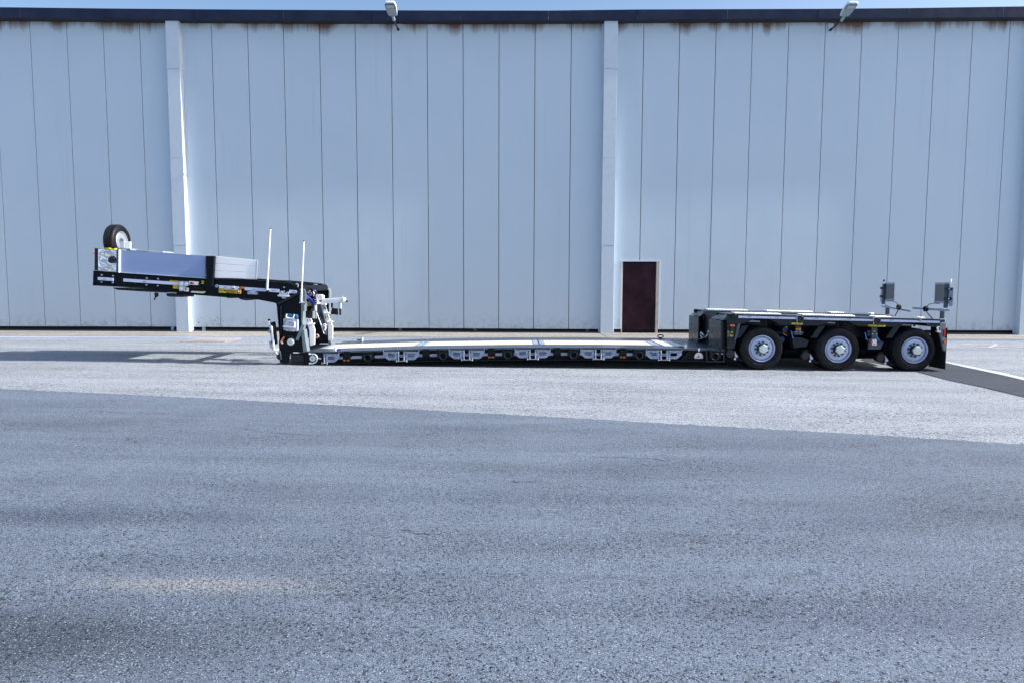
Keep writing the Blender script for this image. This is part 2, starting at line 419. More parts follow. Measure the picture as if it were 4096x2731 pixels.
MB().box(x0, x1, y0, y1, .05, gz(x0, y0) + .016).build('frame', M['pit'], pit)
MB().box(x0 + .28, x1 - .28, y0 + .12, y1 - .12, .1, gz(x0, y0) + .021).build('lid', M['pit'], pit)

# ------------------------------------------------------------------ warehouse
YW, WA = 23.3, -.011
We = Vector((math.cos(WA), math.sin(WA), 0)); Wn = Vector((math.sin(WA), -math.cos(WA), 0)); WO = Vector((0, YW, 0))
def WL(x, y, off=0.0):
    d = ray(x, y); C = Vector((0, 0, H)); t = (off + (WO - C).dot(Wn)) / d.dot(Wn); p = C + d * t - WO
    return Vector((p.dot(We), -off, p.z))
wh = bpy.data.objects.new('warehouse', None); col.objects.link(wh); wh.location = WO; wh.rotation_euler = (0, 0, WA)
WP[wh.name] = Vector((0, 0, 0))
wh['label'] = 'long pale blue-grey metal clad warehouse with dark fascia and one door'; wh['category'] = 'building'
seam = {-1: 5.4, 0: 150, 1: 294.6, 2: 438, 3: 581.5, 4: 722, 5: 864, 6: 1006, 7: 1147, 8: 1288.7, 9: 1429, 10: 1571, 11: 1712, 12: 1853.5, 13: 1995.5, 14: 2137.5, 15: 2280, 16: 2423, 17: 2565, 18: 2706.7, 19: 2849.6, 20: 2992.4, 21: 3135.3, 22: 3279, 23: 3423, 24: 3567.4, 25: 3712, 26: 3858, 27: 4005}
U = {n: WL(x, 700).x for n, x in seam.items()}
for n in range(-2, -6, -1): U[n] = U[n + 1] - 1.2
for n in range(28, 32): U[n] = U[n - 1] + 1.2
botpx = [(-200, 1304), (32, 1305), (600, 1306), (860, 1308), (1434, 1311), (2280, 1316), (2700, 1317.5), (3830, 1321), (4200, 1322)]
def zb_at(n):
    x = 142.2 * n + 178; return WL(x, interp(botpx, x)).z
ftop = [(-600, 26), (0, 31), (235, 35), (824, 40), (1300, 43), (1900, 45), (2196, 45), (2560, 40.5), (2700, 40), (3300, 38), (3700, 34.5), (4096, 28), (4600, 22)]
fbot = [(-600, 66), (0, 71), (800, 80), (1400, 82.5), (2000, 84), (2696, 78.5), (3300, 76), (4096, 70), (4600, 66)]
def ztopw(u): # soffit height at local u
    x = 2070 + u * 119.6; return WL(x, interp(fbot, x), .33).z
dl, drr, dt = WL(2486, 1200).x, WL(2633, 1200).x, WL(2560, 1047).z
for n in range(-5, 31):
    a, b = U[n] + .010, U[n + 1] - .010; z0 = zb_at(n + .5); z1 = ztopw((a + b) / 2) + .12; yy = -random.uniform(0, .004)
    mb = MB()
    if b > dl and a < drr:                          # the panels cut round the door
        if a < dl: loop = [(a, z0), (dl, z0), (dl, dt), (b, dt), (b, z1), (a, z1)]
        else: loop = [(drr, z0), (b, z0), (b, z1), (a, z1), (a, dt), (drr, dt)]
    else: loop = [(a, z0), (b, z0), (b, z1), (a, z1)]
    mb.prism([Vector((u, yy, z)) for u, z in loop], (0, .07, 0)); mb.build('wall_panel', M['wall'], wh)
zp = zb_at(13)
MB().box(-19, 19, .16, .25, 0, 10.3).build('wall_core', M['shadowgap'], wh)
mrail = mat('base_rail_steel', (.05, .055, .065), .5)
MB().box(-19, dl - .05, .03, .085, .10, .185).build('base_rail', mrail, wh); MB().box(drr + .05, 19, .03, .085, .10, .185).build('base_rail', mrail, wh)
for x in (690, 815, 1900, 2350, 700 + 900, 3350):
    u = WL(x, 1315).x; MB().box(u - .05, u + .05, -.005, .03, .1, zb_at((x - 178) / 142.2) - .003).build('base_bracket', M['outrig'] if x in (690, 815) else mrail, wh)
MB().box(-19, 19, .25, 14, 9.9, 10.33).build('roof', M['roof'], wh)
for b_ in ((-19, -18.8, .25, 14), (18.8, 19, .25, 14), (-18.8, 18.8, 13.8, 14)): MB().box(*b_, .1, 9.9).build('outer_wall', M['wall'], wh)
fj = [-640, -280, 80, 421, 778, 1134, 1486, 1843, 2194, 2552, 2911.5, 3272, 3639, 4016, 4380, 4740]
for a, b in zip(fj, fj[1:]):
    ta, tb = WL(a, interp(ftop, a), .33), WL(b, interp(ftop, b), .33); ba, bb = WL(a, interp(fbot, a), .33), WL(b, interp(fbot, b), .33)
    o = -random.uniform(0, .012); d = Vector((0, o, 0)); i = .003
    ta.x += i; ba.x += i; tb.x -= i; bb.x -= i; ba.x = ta.x; bb.x = tb.x
    mb = MB().prism([ba + d, bb + d, tb + d, ta + d], (0, .05, 0)); fo = mb.build('fascia_sheet', M['fascia'], wh, bevel=.008)
    s0 = Vector((ta.x, -.28, ba.z + .002)); s1 = Vector((tb.x, -.28, bb.z + .002))
    MB().prism([s0, s1, s1 + Vector((0, .40, 0)), s0 + Vector((0, .40, 0))], (0, 0, .03)).build('soffit_sheet', M['shadowgap'], wh)
    MB().prism([ta + Vector((0, .0, .0)), tb + Vector((0, .0, 0)), tb + Vector((0, .6, .03)), ta + Vector((0, .6, .03))], (0, 0, .012)).build('coping', M['fascia'], wh)
# pilasters with cover sheets
for xc0, xc1 in ((687.5, 738), (2409, 2460.5), (4110, 4160)):
    a = WL(xc0, 800, .24).x; b = WL(xc1, 800, .24).x; zt = ztopw((a + b) / 2)
    pl = MB().box(a + .01, b - .01, -.225, .0, .10, zt).build('pilaster', M['pil'], wh)
    zj = [.135] + [WL(xc0, y, .24).z for y in (982, 633, 277)] + [zt + .0]
    for q in range(4):
        e = .004 if q % 2 else 0.0
        MB().box(a - e, b + e, -.24 - e, -.002, zj[q] + .006, zj[q + 1] - (.006 if q < 3 else 0)).build('cover_sheet', M['pil'], pl, bevel=.004)
        if q:
            for s in (-.07, .03): MB().tube((a + .2 + s, -.245 - e, zj[q] + .05), (a + .2 + s, -.262, zj[q] + .05), .014, n=8).build('screw', M['silver'], pl)
    for s, xx in ((-1, a), (1, b)):
        MB().box(xx + (s > 0) * .006 - (s < 0) * .05, xx + (s > 0) * .05 - (s < 0) * .006, -.014, -.006, .16, zt - .02).build('side_flange', M['pil'], pl)
rs0 = random.Random(11); mb = MB()
for q in range(34):
    x_, y_ = (rs0.gauss(820, 22), rs0.gauss(1286, 14)) if q < 20 else (rs0.gauss(868, 12), rs0.gauss(1280, 12))
    if y_ > 1303: continue
    p = WL(x_, y_); mb.tube((p.x, -.0045, p.z), (p.x, -.007, p.z), rs0.uniform(.006, .016), n=6)
mb.build('mud_splash', M['shadowgap'], wh, kind='stuff')
# door
dleft, dright = WL(2489.5, 1200, -.1).x, WL(2622, 1200, -.1).x; dz0, dz1 = WL(2555, 1323, -.1).z, WL(2555, 1050, -.1).z
dr_ = MB().box(dl + .03, drr - .075, .10, .15, dz0, dt - .03).build('door', M['door'], wh, bevel=.004)
hu = WL(2611, 1185, -.1)
MB().box(hu.x - .018, hu.x + .018, .088, .10, hu.z - .11, hu.z + .10).tube((hu.x, .09, hu.z + .03), (hu.x, .045, hu.z + .03), .012).tube((hu.x, .05, hu.z + .03), (hu.x - .11, .05, hu.z + .03), .011).build('handle', M['blackplastic'], dr_)
MB().box(drr - .072, drr - .001, -.006, .16, .13, dt - .001).build('door_jamb', M['jamb'], wh)
MB().box(dl + .001, dl + .028, -.006, .16, .13, dt - .001).build('door_jamb', M['jamb'], wh)
MB().box(dl - .05, drr + .05, -.03, .0 - .007, dt - .005, dt + .045).box(drr + .0, drr + .045, -.018, -.006, zb_at(17) + .0, dt - .006).box(dl - .04, dl + .0, -.018, -.006, zb_at(16), dt - .006).build('door_trim', M['trim'], wh, bevel=.003)
MB().box(dl, drr, -.03, .16, .10, .145).build('threshold', mat('threshold_steel', (.06, .065, .075), .5), wh)
# wall lamps
def wall_lamp(x, y, px0, px1, py0, py1, label):
    p = WL(x, y, .03); t = empty('wall_lamp', (0, 0, 0), label=label, category='wall lamp', group='lamps on arms along the warehouse eaves')
    t.location = WO + We * p.x + Vector((0, 0, p.z)); t.rotation_euler = (0, 0, WA); WP[t.name] = Vector((p.x, 0, p.z))
    a = WL(px0, py1); b = WL(px1, py0)
    MB().box(a.x, b.x, -.018, -.005, a.z, b.z).build('base_plate', M['pil'], t)
    z = p.z
    MB().tube((p.x, -.018, z), (p.x, -.09, z), .042, n=16).tube((p.x, -.06, z), (p.x, -.85, z + .02), .026, n=12).build('arm', M['blackplastic'], t)
    e = Vector((p.x, -.80, z + .02)); d = Vector((0, -1, .30)).normalized()
    MB().tube(e, e + d * .20, .048, .042, n=16).build('socket', M['lampgrey'], t)
    r = Vector((1, 0, 0)); n = r.cross(d); c = e + d * .17
    prof = [(0, .08), (.03, .135), (.15, .155), (.45, .175), (.58, .16), (.62, .12)]
    loop = [c + d * l + r * w for l, w in prof] + [c + d * l - r * w for l, w in reversed(prof)]
    if n.z > 0: n = -n
    MB().prism([q - n * .0 for q in loop], -n * .07).build('lamp_head', M['white'], t, bevel=.015)
    in_ = lambda l, w: c + d * l + r * w + n * .004
    MB().prism([c + d * l * .96 + d * .01 + r * w * .93 + n * .001 for l, w in prof] + [c + d * l * .96 + d * .01 - r * w * .93 + n * .001 for l, w in reversed(prof)], n * .006).build('underside', M['lampgrey'], t)
    MB().prism([in_(.36, -.13), in_(.36, .13), in_(.545, .14), in_(.545, -.14)], n * .012).build('lens_frame', M['blackplastic'], t)
    MB().prism([in_(.375, -.115) + n * .012, in_(.375, .115) + n * .012, in_(.53, .125) + n * .012, in_(.53, -.125) + n * .012], n * .004).build('lens', M['glass'], t)
wall_lamp(1593, 119, 1583, 1605, 95, 130, 'grey lamp on the eaves left of the middle pilaster, above the gooseneck side')
wall_lamp(3322, 121, 3311, 3334, 95, 132, 'grey lamp on the eaves right of the middle pilaster, above the rear wheels')

# ------------------------------------------------------------------ the trailer
YN = 14.32; YF = 16.97; YG = 16.45
tr = empty('lowbed_trailer', (0, 15.6, .06), label='long dark three-axle lowbed trailer with raised gooseneck, parked in front of the warehouse', category='trailer')
def SC(Y): return F / Y
def PP(name, pts, Y, depth, mt, parent=tr, bevel=0, **k):
    """outline in photo pixels on the plane Y, extruded away from the camera"""
    mb = MB().prism([P(x, y, Y) for x, y in pts], (0, depth, 0)); return mb.build(name, mt, parent, bevel=bevel, **k)
def rect(x0, y0, x1, y1, s=0.0):                   # s: y drop per px to the right
    return [(x0, y0), (x1, y0 + s * (x1 - x0)), (x1, y1 + s * (x1 - x0)), (x0, y1)]
def disc(name, x, y, r, Y, depth, mt, parent=tr, n=24, **k):
    p = P(x, y, Y); R = r / SC(Y); mb = MB().tube(p, p + Vector((0, depth, 0)), R, n=n); return mb.build(name, mt, parent, **k)
def rod(name, a, Ya, b, Yb, r, mt, parent=tr, n=10, **k):
    return MB().tube(P(*a, Ya), P(*b, Yb), r, n=n).build(name, mt, parent, **k)

# --- low bed
TOP = [(1150, 1408.5), (1217, 1407.5), (1290, 1406.5), (1400, 1402.7), (1500, 1400), (1600, 1397), (1700, 1394.2), (1900, 1391.7), (2100, 1389.2), (2400, 1389.4), (2600, 1391.7), (2820, 1394.4), (2900, 1397)]
BOT = [(1150, 1459), (1219, 1458.8), (1290, 1457.5), (1400, 1454.3), (1500, 1451.8), (1600, 1448.6), (1750, 1445.2), (1900, 1443), (2100, 1440.9), (2400, 1441), (2600, 1443.6), (2720, 1445.4), (2900, 1447)]
TZ = [(P(x, y, YN).x, P(x, y, YN).z) for x, y in TOP]; BZ = [(P(x, y, YN).x, P(x, y, YN).z) for x, y in BOT]
zt = lambda X: interp(TZ, X); zbm = lambda X: interp(BZ, X)
XN = lambda px: P(px, 1400, YN).x
bx0, bx1 = XN(1219), XN(2897)
def bxs(a, b): return frange(a, b, max(2, int((b - a) / .35) + 1))
def loftp(name, a, b, y0, y1, t, bt, mt, parent=tr, **k):
    return MB().loft(bxs(a, b), y0, y1, lambda x: zt(x) + t, lambda x: (zt(x) + bt)).build(name, mt, parent, **k)
loftp('side_deck', bx0, bx1, YN, 15.04, 0, -.035, M['deck'], bevel=.004)
loftp('side_deck', XN(1255), bx1, 16.16, YF, 0, -.035, M['deck'], bevel=.004)
web = MB().loft(bxs(XN(1290), XN(2770)), YN + .13, YN + .15, lambda x: zt(x) - .03, lambda x: zbm(x) + .02).build('side_web', M['paint'], tr); web = MB().loft(bxs(bx0, bx1), YF - .15, YF - .13, lambda x: zt(x) - .03, lambda x: zbm(x) + .02)
web.build('side_web', M['paint'], tr)
MB().loft(bxs(XN(1290), bx1), YN + .005, YN + .2, lambda x: zbm(x) + .028, zbm).build('bottom_flange', M['paint'], tr, bevel=.004); MB().loft(bxs(bx0, bx1), YF - .2, YF - .005, lambda x: zbm(x) + .028, zbm).build('bottom_flange', M['paint'], tr, bevel=.004)
MB().loft(bxs(bx0, bx1), YN + .3, YF - .3, lambda x: zbm(x) + .06, lambda x: zbm(x) + .02).build('light_block_plate', M['paint'], tr)  # unseen plate under the bed, added to block light and make its shadow solid
MB().loft(bxs(bx0, bx1), 15.0, 16.2, lambda x: zt(x) - .05, lambda x: zt(x) - .08).build('deck_frame', M['paint'], tr)
# wooden deck: three lengths of planks between steel joint plates
wx = [-4.02, -2.125, -1.88, .455, .72, 3.05]
for a, b in ((wx[0], wx[1]), (wx[2], wx[3]), (wx[4], wx[5])):
    w_ = 1.105 / 6
    for q in range(6):
        y0 = 15.05 + q * w_; zz = random.uniform(-.004, .001)
        loftp('plank', a, b, y0 + .005, y0 + w_ - .005, -.003 + zz, -.05, M['wood'])
for a, b in ((wx[1] + .01, -2.02), (-1.99, wx[2] - .01), (wx[3] + .01, .58), (.61, wx[4] - .01), (-4.16, wx[0] - .01), (wx[5] + .01, 3.2)):
    j = loftp('joint_plate', a, b, 15.05, 16.15, .002, -.045, M['galv'])
    for yb in (15.2, 16.0): MB().box((a + b) / 2 - .03, (a + b) / 2 + .03, yb - .02, yb + .02, zt(a) + .002, zt(a) + .012).build('bolt', M['alu'], j)
for q in range(7):
    x0 = 3.24 + q * .062; loftp('tread_bar', x0, x0 + .046, 14.8, 16.32, .008, -.02, M['white'])
loftp('tread_frame', 3.22, 3.70, 14.76, 16.36, .003, -.02, M['darkblue'])
loftp('front_deck', bx0, -4.17, 15.04, 16.16, -.002, -.04, M['deck']); loftp('rear_deck', 3.71, bx1 + .1, 15.041, 16.159, -.002, -.04, M['deck'])
# reflective strips along the bed
ty = lambda x: interp(TOP, x)
def sloped(name, x0, x1, o0, o1, Y, depth, mt, parent=tr, **k):
    return PP(name, [(x0, ty(x0) + o0), (x1, ty(x1) + o0), (x1, ty(x1) + o1), (x0, ty(x0) + o1)], Y, depth, mt, parent, **k)
for a, b in ((1289, 1371), (1402.5, 1449), (1490, 1689), (1719.7, 1749), (1790, 1951), (1982, 2011), (2052, 2213), (2244, 2274), (2313, 2475), (2507, 2534), (2577, 2664)):
    s_ = sloped('reflective_strip', a, b, 20.5, 31.5, YN + .126, .004, M['strip'])
    if b - a > 60: sloped('screw', (a + b) / 2 - 1.5, (a + b) / 2 + 1.5, 24, 27, YN + .122, .004, M['paint'], s_)
# folding outriggers
def outrigger_mesh(sgn):
    """hinge at x=0, arm towards +x (sgn=1) or -x"""
    W_, T_, B_ = .31, -.057, -.205
    o = [(.03, T_), (W_, T_), (W_, -.135), (W_ - .085, B_), (.03, B_)]
    i = [(.075, -.095), (.215, -.095), (.215, -.135), (.19, -.162), (.075, -.162)]
    mb = MB(); S = lambda p: Vector((sgn * p[0], 0, p[1]))
    n = 5; v = [S(p) for p in o] + [S(p) for p in i]; v += [p + Vector((0, .012, 0)) for p in v]
    f = []
    for q in range(n):
        r = (q + 1) % n
        f += [(q, r, r + n, q + n), (q + 2 * n, q + 3 * n, r + 3 * n, r + 2 * n), (q, q + 2 * n, r + 2 * n, r), (q + n, r + n, r + 3 * n, q + 3 * n)]
    if sgn < 0: f = [tuple(reversed(t)) for t in f]
    mb.add(v, f)
    xa, xb = sorted((0, sgn * W_)); mb.box(xa, xb, -.02, .09, T_, T_ + .012)
    xa, xb = sorted((sgn * (W_ - .012), sgn * W_)); mb.box(xa, xb, -.02, .02, T_ + .012, T_ + .045)
    xa, xb = sorted((sgn * .03, sgn * (W_ - .10))); mb.box(xa, xb, -.015, .08, B_ - .01, B_)
    return mb
ogm = {s: outrigger_mesh(s).data('outrigger', M['outrig']) for s in (1, -1)}
hm = MB().tube((0, 0, -.225), (0, 0, -.045), .015, n=12).tube((0, 0, -.23), (0, 0, -.205), .019, n=12).data('hinge_post', M['outrig'])
pads = [(1296, 1), (1593, -1), (1616, 1), (1855, -1), (1878, 1), (2119, -1), (2142, 1), (2382, -1), (2405, 1), (2644, -1), (2668, 1)]
for x, s in pads:
    X = XN(x); o = bpy.data.objects.new('outrigger', ogm[s]); link(o, (X, YN + .01, zt(X)), tr)
    h = bpy.data.objects.new('hinge_post', hm); link(h, (X, YN + .005, zt(X)), o)
for a, b in ((1287, 1308), (1585, 1627), (1846, 1889), (2110, 2153), (2373, 2416), (2635, 2679)):
    za = zt(XN(a)) - .235; MB().tube((XN(a), YN + .0, zt(XN(a)) - .238), (XN(b), YN + .0, zt(XN(b)) - .238), .007, n=8).tube((XN(a), YN, za - .02), (XN(a), YN, za + .025), .008, n=6).tube((XN(b), YN, za - .02), (XN(b), YN, za + .03), .010, n=6).build('locking_bar', M['alu'], tr)
# stake pockets with side marker lights
for a, b, lt in ((1372.5, 1400, 1), (1691.5, 1717, 0), (1953, 1979, 1), (2217, 2242, 0), (2480, 2505, 1)):
    po = sloped('stake_pocket', a, b, .8, 29, YN - .012, .13, M['paint'], bevel=.008)
    if lt:
        for c in (a + 5, b - 8): sloped('marker_light', c - 4.2, c + 4.2, 34, 40.5, YN + .09, .03, M['orange'], po, bevel=.003)
        sloped('light_base', a - 2, b + 3, 33, 41.5, YN + .115, .012, M['blackplastic'], po)
# lashing rings
def ring_mesh():
    mb = MB().lathe([(.058, .0), (.068, .012), (.078, .012), (.088, 0), (.078, -.014), (.066, -.014), (.058, 0)], 24, (0, 0, -.15))
    mb.box(-.088, -.066, -.005, .012, -.15, -.03).box(.066, .088, -.005, .012, -.15, -.03)
    return mb
rm = ring_mesh().data('lashing_ring', M['bogie'])
bm_ = MB().box(-.12, -.085, -.01, .13, -.19, -.004).box(.085, .12, -.01, .13, -.19, -.004).box(-.085, .085, .02, .13, -.06, -.01).data('ring_bracket', M['paint'])
for a, b in ((1452, 1489), (1753, 1790), (2013, 2050), (2277, 2312), (2540, 2576), (2846, 2877)):
    X = XN((a + b) / 2); o = bpy.data.objects.new('lashing_ring', rm); link(o, (X, YN + .01, zt(X)), tr)
    h = bpy.data.objects.new('ring_bracket', bm_); link(h, (X, YN + .01, zt(X)), o)
# left coupling plate with pin and pull ring
cp = PP('coupling_plate', [(1219, 1408), (1290, 1408), (1290, 1457.5), (1219, 1458.5)], YN - .004, .16, M['paint'], bevel=.006)
disc('pin', 1250, 1433, 11.7, YN - .03, .03, M['silver'], cp, n=32); disc('pin_collar', 1250, 1433, 15, YN - .015, .012, M['blackplastic'], cp, n=32); disc('pin_slot', 1250, 1433, 4.5, YN - .034, .006, M['galv'], cp)
arc = [P(1235, 1415, YN - .05), P(1252, 1415.5, YN - .05)] + [P(1250 + 19 * math.cos(t), 1433 - 19 * math.sin(t), YN - .05) for t in frange(1.3, -1.3, 12)] + [P(1252, 1452, YN - .05), P(1236, 1452, YN - .05)]
MB().path(arc, .014).tube(P(1269, 1433, YN - .05), P(1284, 1433, YN - .05), .010).tube(P(1238, 1411, YN - .05), P(1238, 1418, YN - .05), .018).tube(P(1239, 1449, YN - .05), P(1239, 1456, YN - .05), .014).tube(P(1250, 1414, YN - .05), P(1250, 1422, YN - .03), .007).build('locking_ring', M['alu'], cp)
# right end of the bed
re = PP('end_plate', [(2725, 1442), (2770, 1402), (2822, 1402), (2822, 1445), (2740, 1445.5)], YN + .09, .04, M['paint'])
MB().bar(P(2727, 1441, YN + .05), P(2768, 1399, YN + .05), .08, .03, (0, 1, 0)).build('brace', M['paint'], re)
PP('reflector_plate', [(2778, 1432.5)] + [(2795 - 17 * math.cos(t), 1426 - 17 * math.sin(t)) for t in frange(.05, 3.09, 12)] + [(2812, 1432.5)], YN + .075, .01, M['signwhite'], re)
disc('red_knob', 2795, 1426, 4.2, YN + .05, .02, M['red'], re); disc('knob_ring', 2795, 1426, 7.5, YN + .068, .006, M['silver'], re)
bxf = PP('end_box', [(2824, 1396), (2898, 1397), (2898, 1447.5), (2824, 1447)], YN + .11, .06, M['paint'])
for q in (rect(2824, 1397, 2828.5, 1447), rect(2893, 1397, 2898, 1447), rect(2829, 1443, 2893, 1447.4), rect(2829, 1396, 2893, 1400)):
    PP('box_rib', q, YN + .0, .108, M['bogie'], bxf, bevel=.004)
MB().tube(P(2885, 1414, YN + .03), P(2895, 1414, YN + .03), .012).build('grease_pipe', M['alu'], bxf)
PP('drain_spout', [(2793, 1393), (2799, 1393), (2799, 1404), (2793, 1404)], YN - .02, .03, M['alu'], bevel=.005)
# deck posts with lashing eyes
def deck_eye(x, y, Y, h, blue, sx):
    p = P(x, y, Y); p.z = zt(p.x)
    o = MB().tube(p, p + Vector((0, 0, h)), .032, n=14).tube(p + Vector((0, 0, h * .45)), p + Vector((0, 0, h * .62)), .037, n=14).build('lashing_post', M['alu'], tr)
    MB().path([p + Vector((sx * .03, 0, .02)), p + Vector((sx * .1, -.01, .035)), p + Vector((sx * .12, .02, .03)), p + Vector((sx * .03, .04, .02))], .014).build('lashing_eye', blue, o)
deck_eye(1341, 1403, 14.42, .075, M['bluehose'], 1); deck_eye(1448, 1365, 16.9, .085, M['bluehose'], -1); deck_eye(2740, 1392, 14.42, .075, M['darkblue'], -1)
p = P(2642, 1352, 16.9); p.z = zt(p.x)
MB().path([p + Vector((.07 * math.cos(t), .0, .055 + .035 * math.sin(t))) for t in frange(0, 6.28, 12)], .014).box(p.x - .03, p.x + .03, p.y - .02, p.y + .02, p.z, p.z + .03).build('lashing_eye', M['darkblue'], tr)

# --- gooseneck
side = [(373, 1083), (473, 1091), (825, 1115), (1026, 1121.5), (1154, 1133), (1200, 1157), (1209, 1172), (1209, 1284), (1212, 1300), (1205, 1345), (1214, 1408), (1166, 1408), (1159, 1414), (1154, 1454), (1124, 1452), (1118, 1444), (1115, 1367), (1118, 1352), (1106, 1216), (1099, 1212), (1012, 1196), (909, 1191), (837, 1185), (748, 1178), (646, 1164), (620, 1156), (373, 1143)]
def goose(Y, vis):
    g = PP('gooseneck_side', smooth_loop(side, 3, 6), Y + .03, .04, M['paint'])
    off = Vector((0, Y - YN, 0))
    def strip(pts, w, mt, name):
        mb = MB()
        for a, b in zip(pts, pts[1:]):
            A, B = P(*a, YN) + off, P(*b, YN) + off; d = (B - A).normalized(); nn = Vector((-d.z, 0, d.x)) * .022
            mb.prism([A, B, B - nn, A - nn], (0, w, 0))
        return mb.build(name, mt, g)
    if vis == 0: # far plate: same shape in the world, not in the picture
        g.location += Vector((0, 0, 0))
    strip([(373, 1083), (473, 1091), (825, 1115), (1026, 1121.5), (1154, 1133), (1200, 1157)], .14, M['paint'], 'top_flange')
    strip([(1106, 1216), (1099, 1212), (1012, 1196), (909, 1191), (837, 1185), (748, 1178), (646, 1164), (620, 1156), (373, 1143)], .14, M['paint'], 'lower_flange')
    strip([(1118, 1352), (1106, 1216)], .2, M['paint'], 'leg_flange')
    strip([(1200, 1157), (1206, 1163), (1209, 1172), (1209, 1284), (1212, 1300), (1206, 1345)], .24, M['greyplate'], 'rear_flange')
    return g
gn = goose(YN, 1)
# far side: built from the same outline, moved back in space
mb = MB(); off = Vector((0, YG - YN, 0)); base = [P(x, y, YN + .03) + off for x, y in smooth_loop(side, 3, 6)]
gf = mb.prism(base, (0, .04, 0)).build('gooseneck_side', M['paint'], tr)
def wstrip(pts, w, mt, name, par, yoff):
    mb = MB()
    for a, b in zip(pts, pts[1:]):
        A, B = P(*a, YN) + yoff, P(*b, YN) + yoff; d = (B - A).normalized(); nn = Vector((-d.z, 0, d.x)) * .022
        mb.prism([A, B, B - nn, A - nn], (0, w, 0))
    return mb.build(name, mt, par)
wstrip([(373, 1083), (825, 1115), (1026, 1121.5), (1154, 1133), (1200, 1157)], .14, M['paint'], 'top_flange', gf, off)
wstrip([(1200, 1157), (1206, 1163), (1209, 1172), (1209, 1284), (1212, 1300), (1206, 1345)], .2, M['greyplate'], 'rear_flange', gf, off)
# edge lines and ribs of the near side
MB().bar(P(1112, 1216, YN), P(1203, 1170, YN), .05, .07, (0, 1, 0)).build('rib', M['bogie'], gn, bevel=.01)
PP('leg_edge', [(1105, 1216), (1110, 1216), (1122, 1352), (1117, 1352)], YN - .03, .06, M['paint'], gn, bevel=.01)
PP('leg_edge', [(1118, 1218), (1125, 1226), (1129, 1300), (1124, 1340), (1121, 1340)], YN - .01, .04, M['bogie'], gn, bevel=.008)
MB().bar(P(1213, 1299, YN), P(1188, 1361, YN), .06, .012, (0, 1, 0)).build('grey_stay', M['greyplate'], gn)
PP('foot_flange', [(1209, 1322), (1216, 1318), (1221, 1358), (1229, 1405), (1213, 1407), (1209, 1368)], YN - .01, .2, M['greyplate'], gn)
PP('upper_edge_plate', [(1209.5, 1160), (1216, 1157), (1222, 1165), (1223.5, 1178), (1222, 1217), (1218, 1220), (1218, 1245), (1212, 1245), (1210, 1284)], YN + .0, .035, M['greyplate'], gn)
pin = disc('pivot_pin', 1160, 1369, 11.5, YN - .07, .1, M['hubcap'], gn, n=32); disc('pivot_collar', 1163, 1367, 14, YN - .02, .03, M['silver'], gn, n=32); disc('pin_centre', 1160, 1369, 1.5, YN - .075, .01, M['paint'], gn)
arc = [P(1161 + a, b, YN - .0) for a, b in ((-16, 1350), (-8, 1344), (3, 1345), (12, 1350), (20, 1358), (30, 1362), (38, 1363))]
MB().path(arc, .008).build('weld_bead', M['bogie'], gn)
MB().path([P(1137, 1347, YN - .03), P(1132, 1354, YN - .04), P(1127, 1362, YN - .04), P(1124, 1369, YN - .03)], .022).build('copper_strap', M['copper'], gn)
MB().path([P(1127, 1370, YN - .03), P(1131, 1374, YN - .03)], .02).build('strap_bolt', M['silver'], gn)
# coupling block between leg and bed
MB().box(XN(1158), XN(1219), YN + .06, YF - .5, P(1190, 1455, YN).z, P(1190, 1411, YN).z).build('coupling_block', M['paint'], tr, bevel=.01)
PP('block_slot', [(1163, 1416), (1214, 1420), (1214, 1446), (1163, 1449)], YN + .045, .01, M['blackplastic']); PP('block_lip', [(1172, 1408.5), (1190, 1408.5), (1196, 1412), (1174, 1412)], YN - .01, .08, M['white'])
PP('block_bar', [(1160, 1449), (1218, 1450), (1218, 1456), (1160, 1455)], YN + .02, .1, M['bogie'])
neck_in = [(378, 1087), (473, 1095), (825, 1119), (1026, 1125), (1120, 1133), (1120, 1205), (1012, 1192), (909, 1187), (837, 1181), (748, 1174), (646, 1160), (620, 1152), (378, 1139)]
MB().prism([P(x, y, YN + .07) for x, y in neck_in], (0, .50, 0)).build('rail_body', M['paint'], gn)
MB().prism([P(x, y, YN + .07) + Vector((0, YG - YN - .52, 0)) for x, y in neck_in], (0, .47, 0)).build('rail_body', M['paint'], gf)
# cross members and inner structure
def cross(px0, px1, py0, py1, mt=M['paint'], name='cross_member'):
    a = P(px0, py1, YN); b = P(px1, py0, YN); return MB().box(a.x, b.x, YN + .07, YG + .03, a.z, b.z).build(name, mt, tr)
cross(1178, 1200, 1142, 1166); cross(377, 398, 1090, 1140); cross(838, 852, 1118, 1165)
# neck floor follows the slope
xa_, xb_ = P(385, 1092, YN), P(838, 1119, YN)
MB().prism([xa_ + Vector((0, .07, 0)), xb_ + Vector((0, .07, 0)), xb_ + Vector((0, .07, -.03)), xa_ + Vector((0, .07, -.03))], (0, YG - YN - .04, 0)).build('neck_deck', M['paint'], tr)
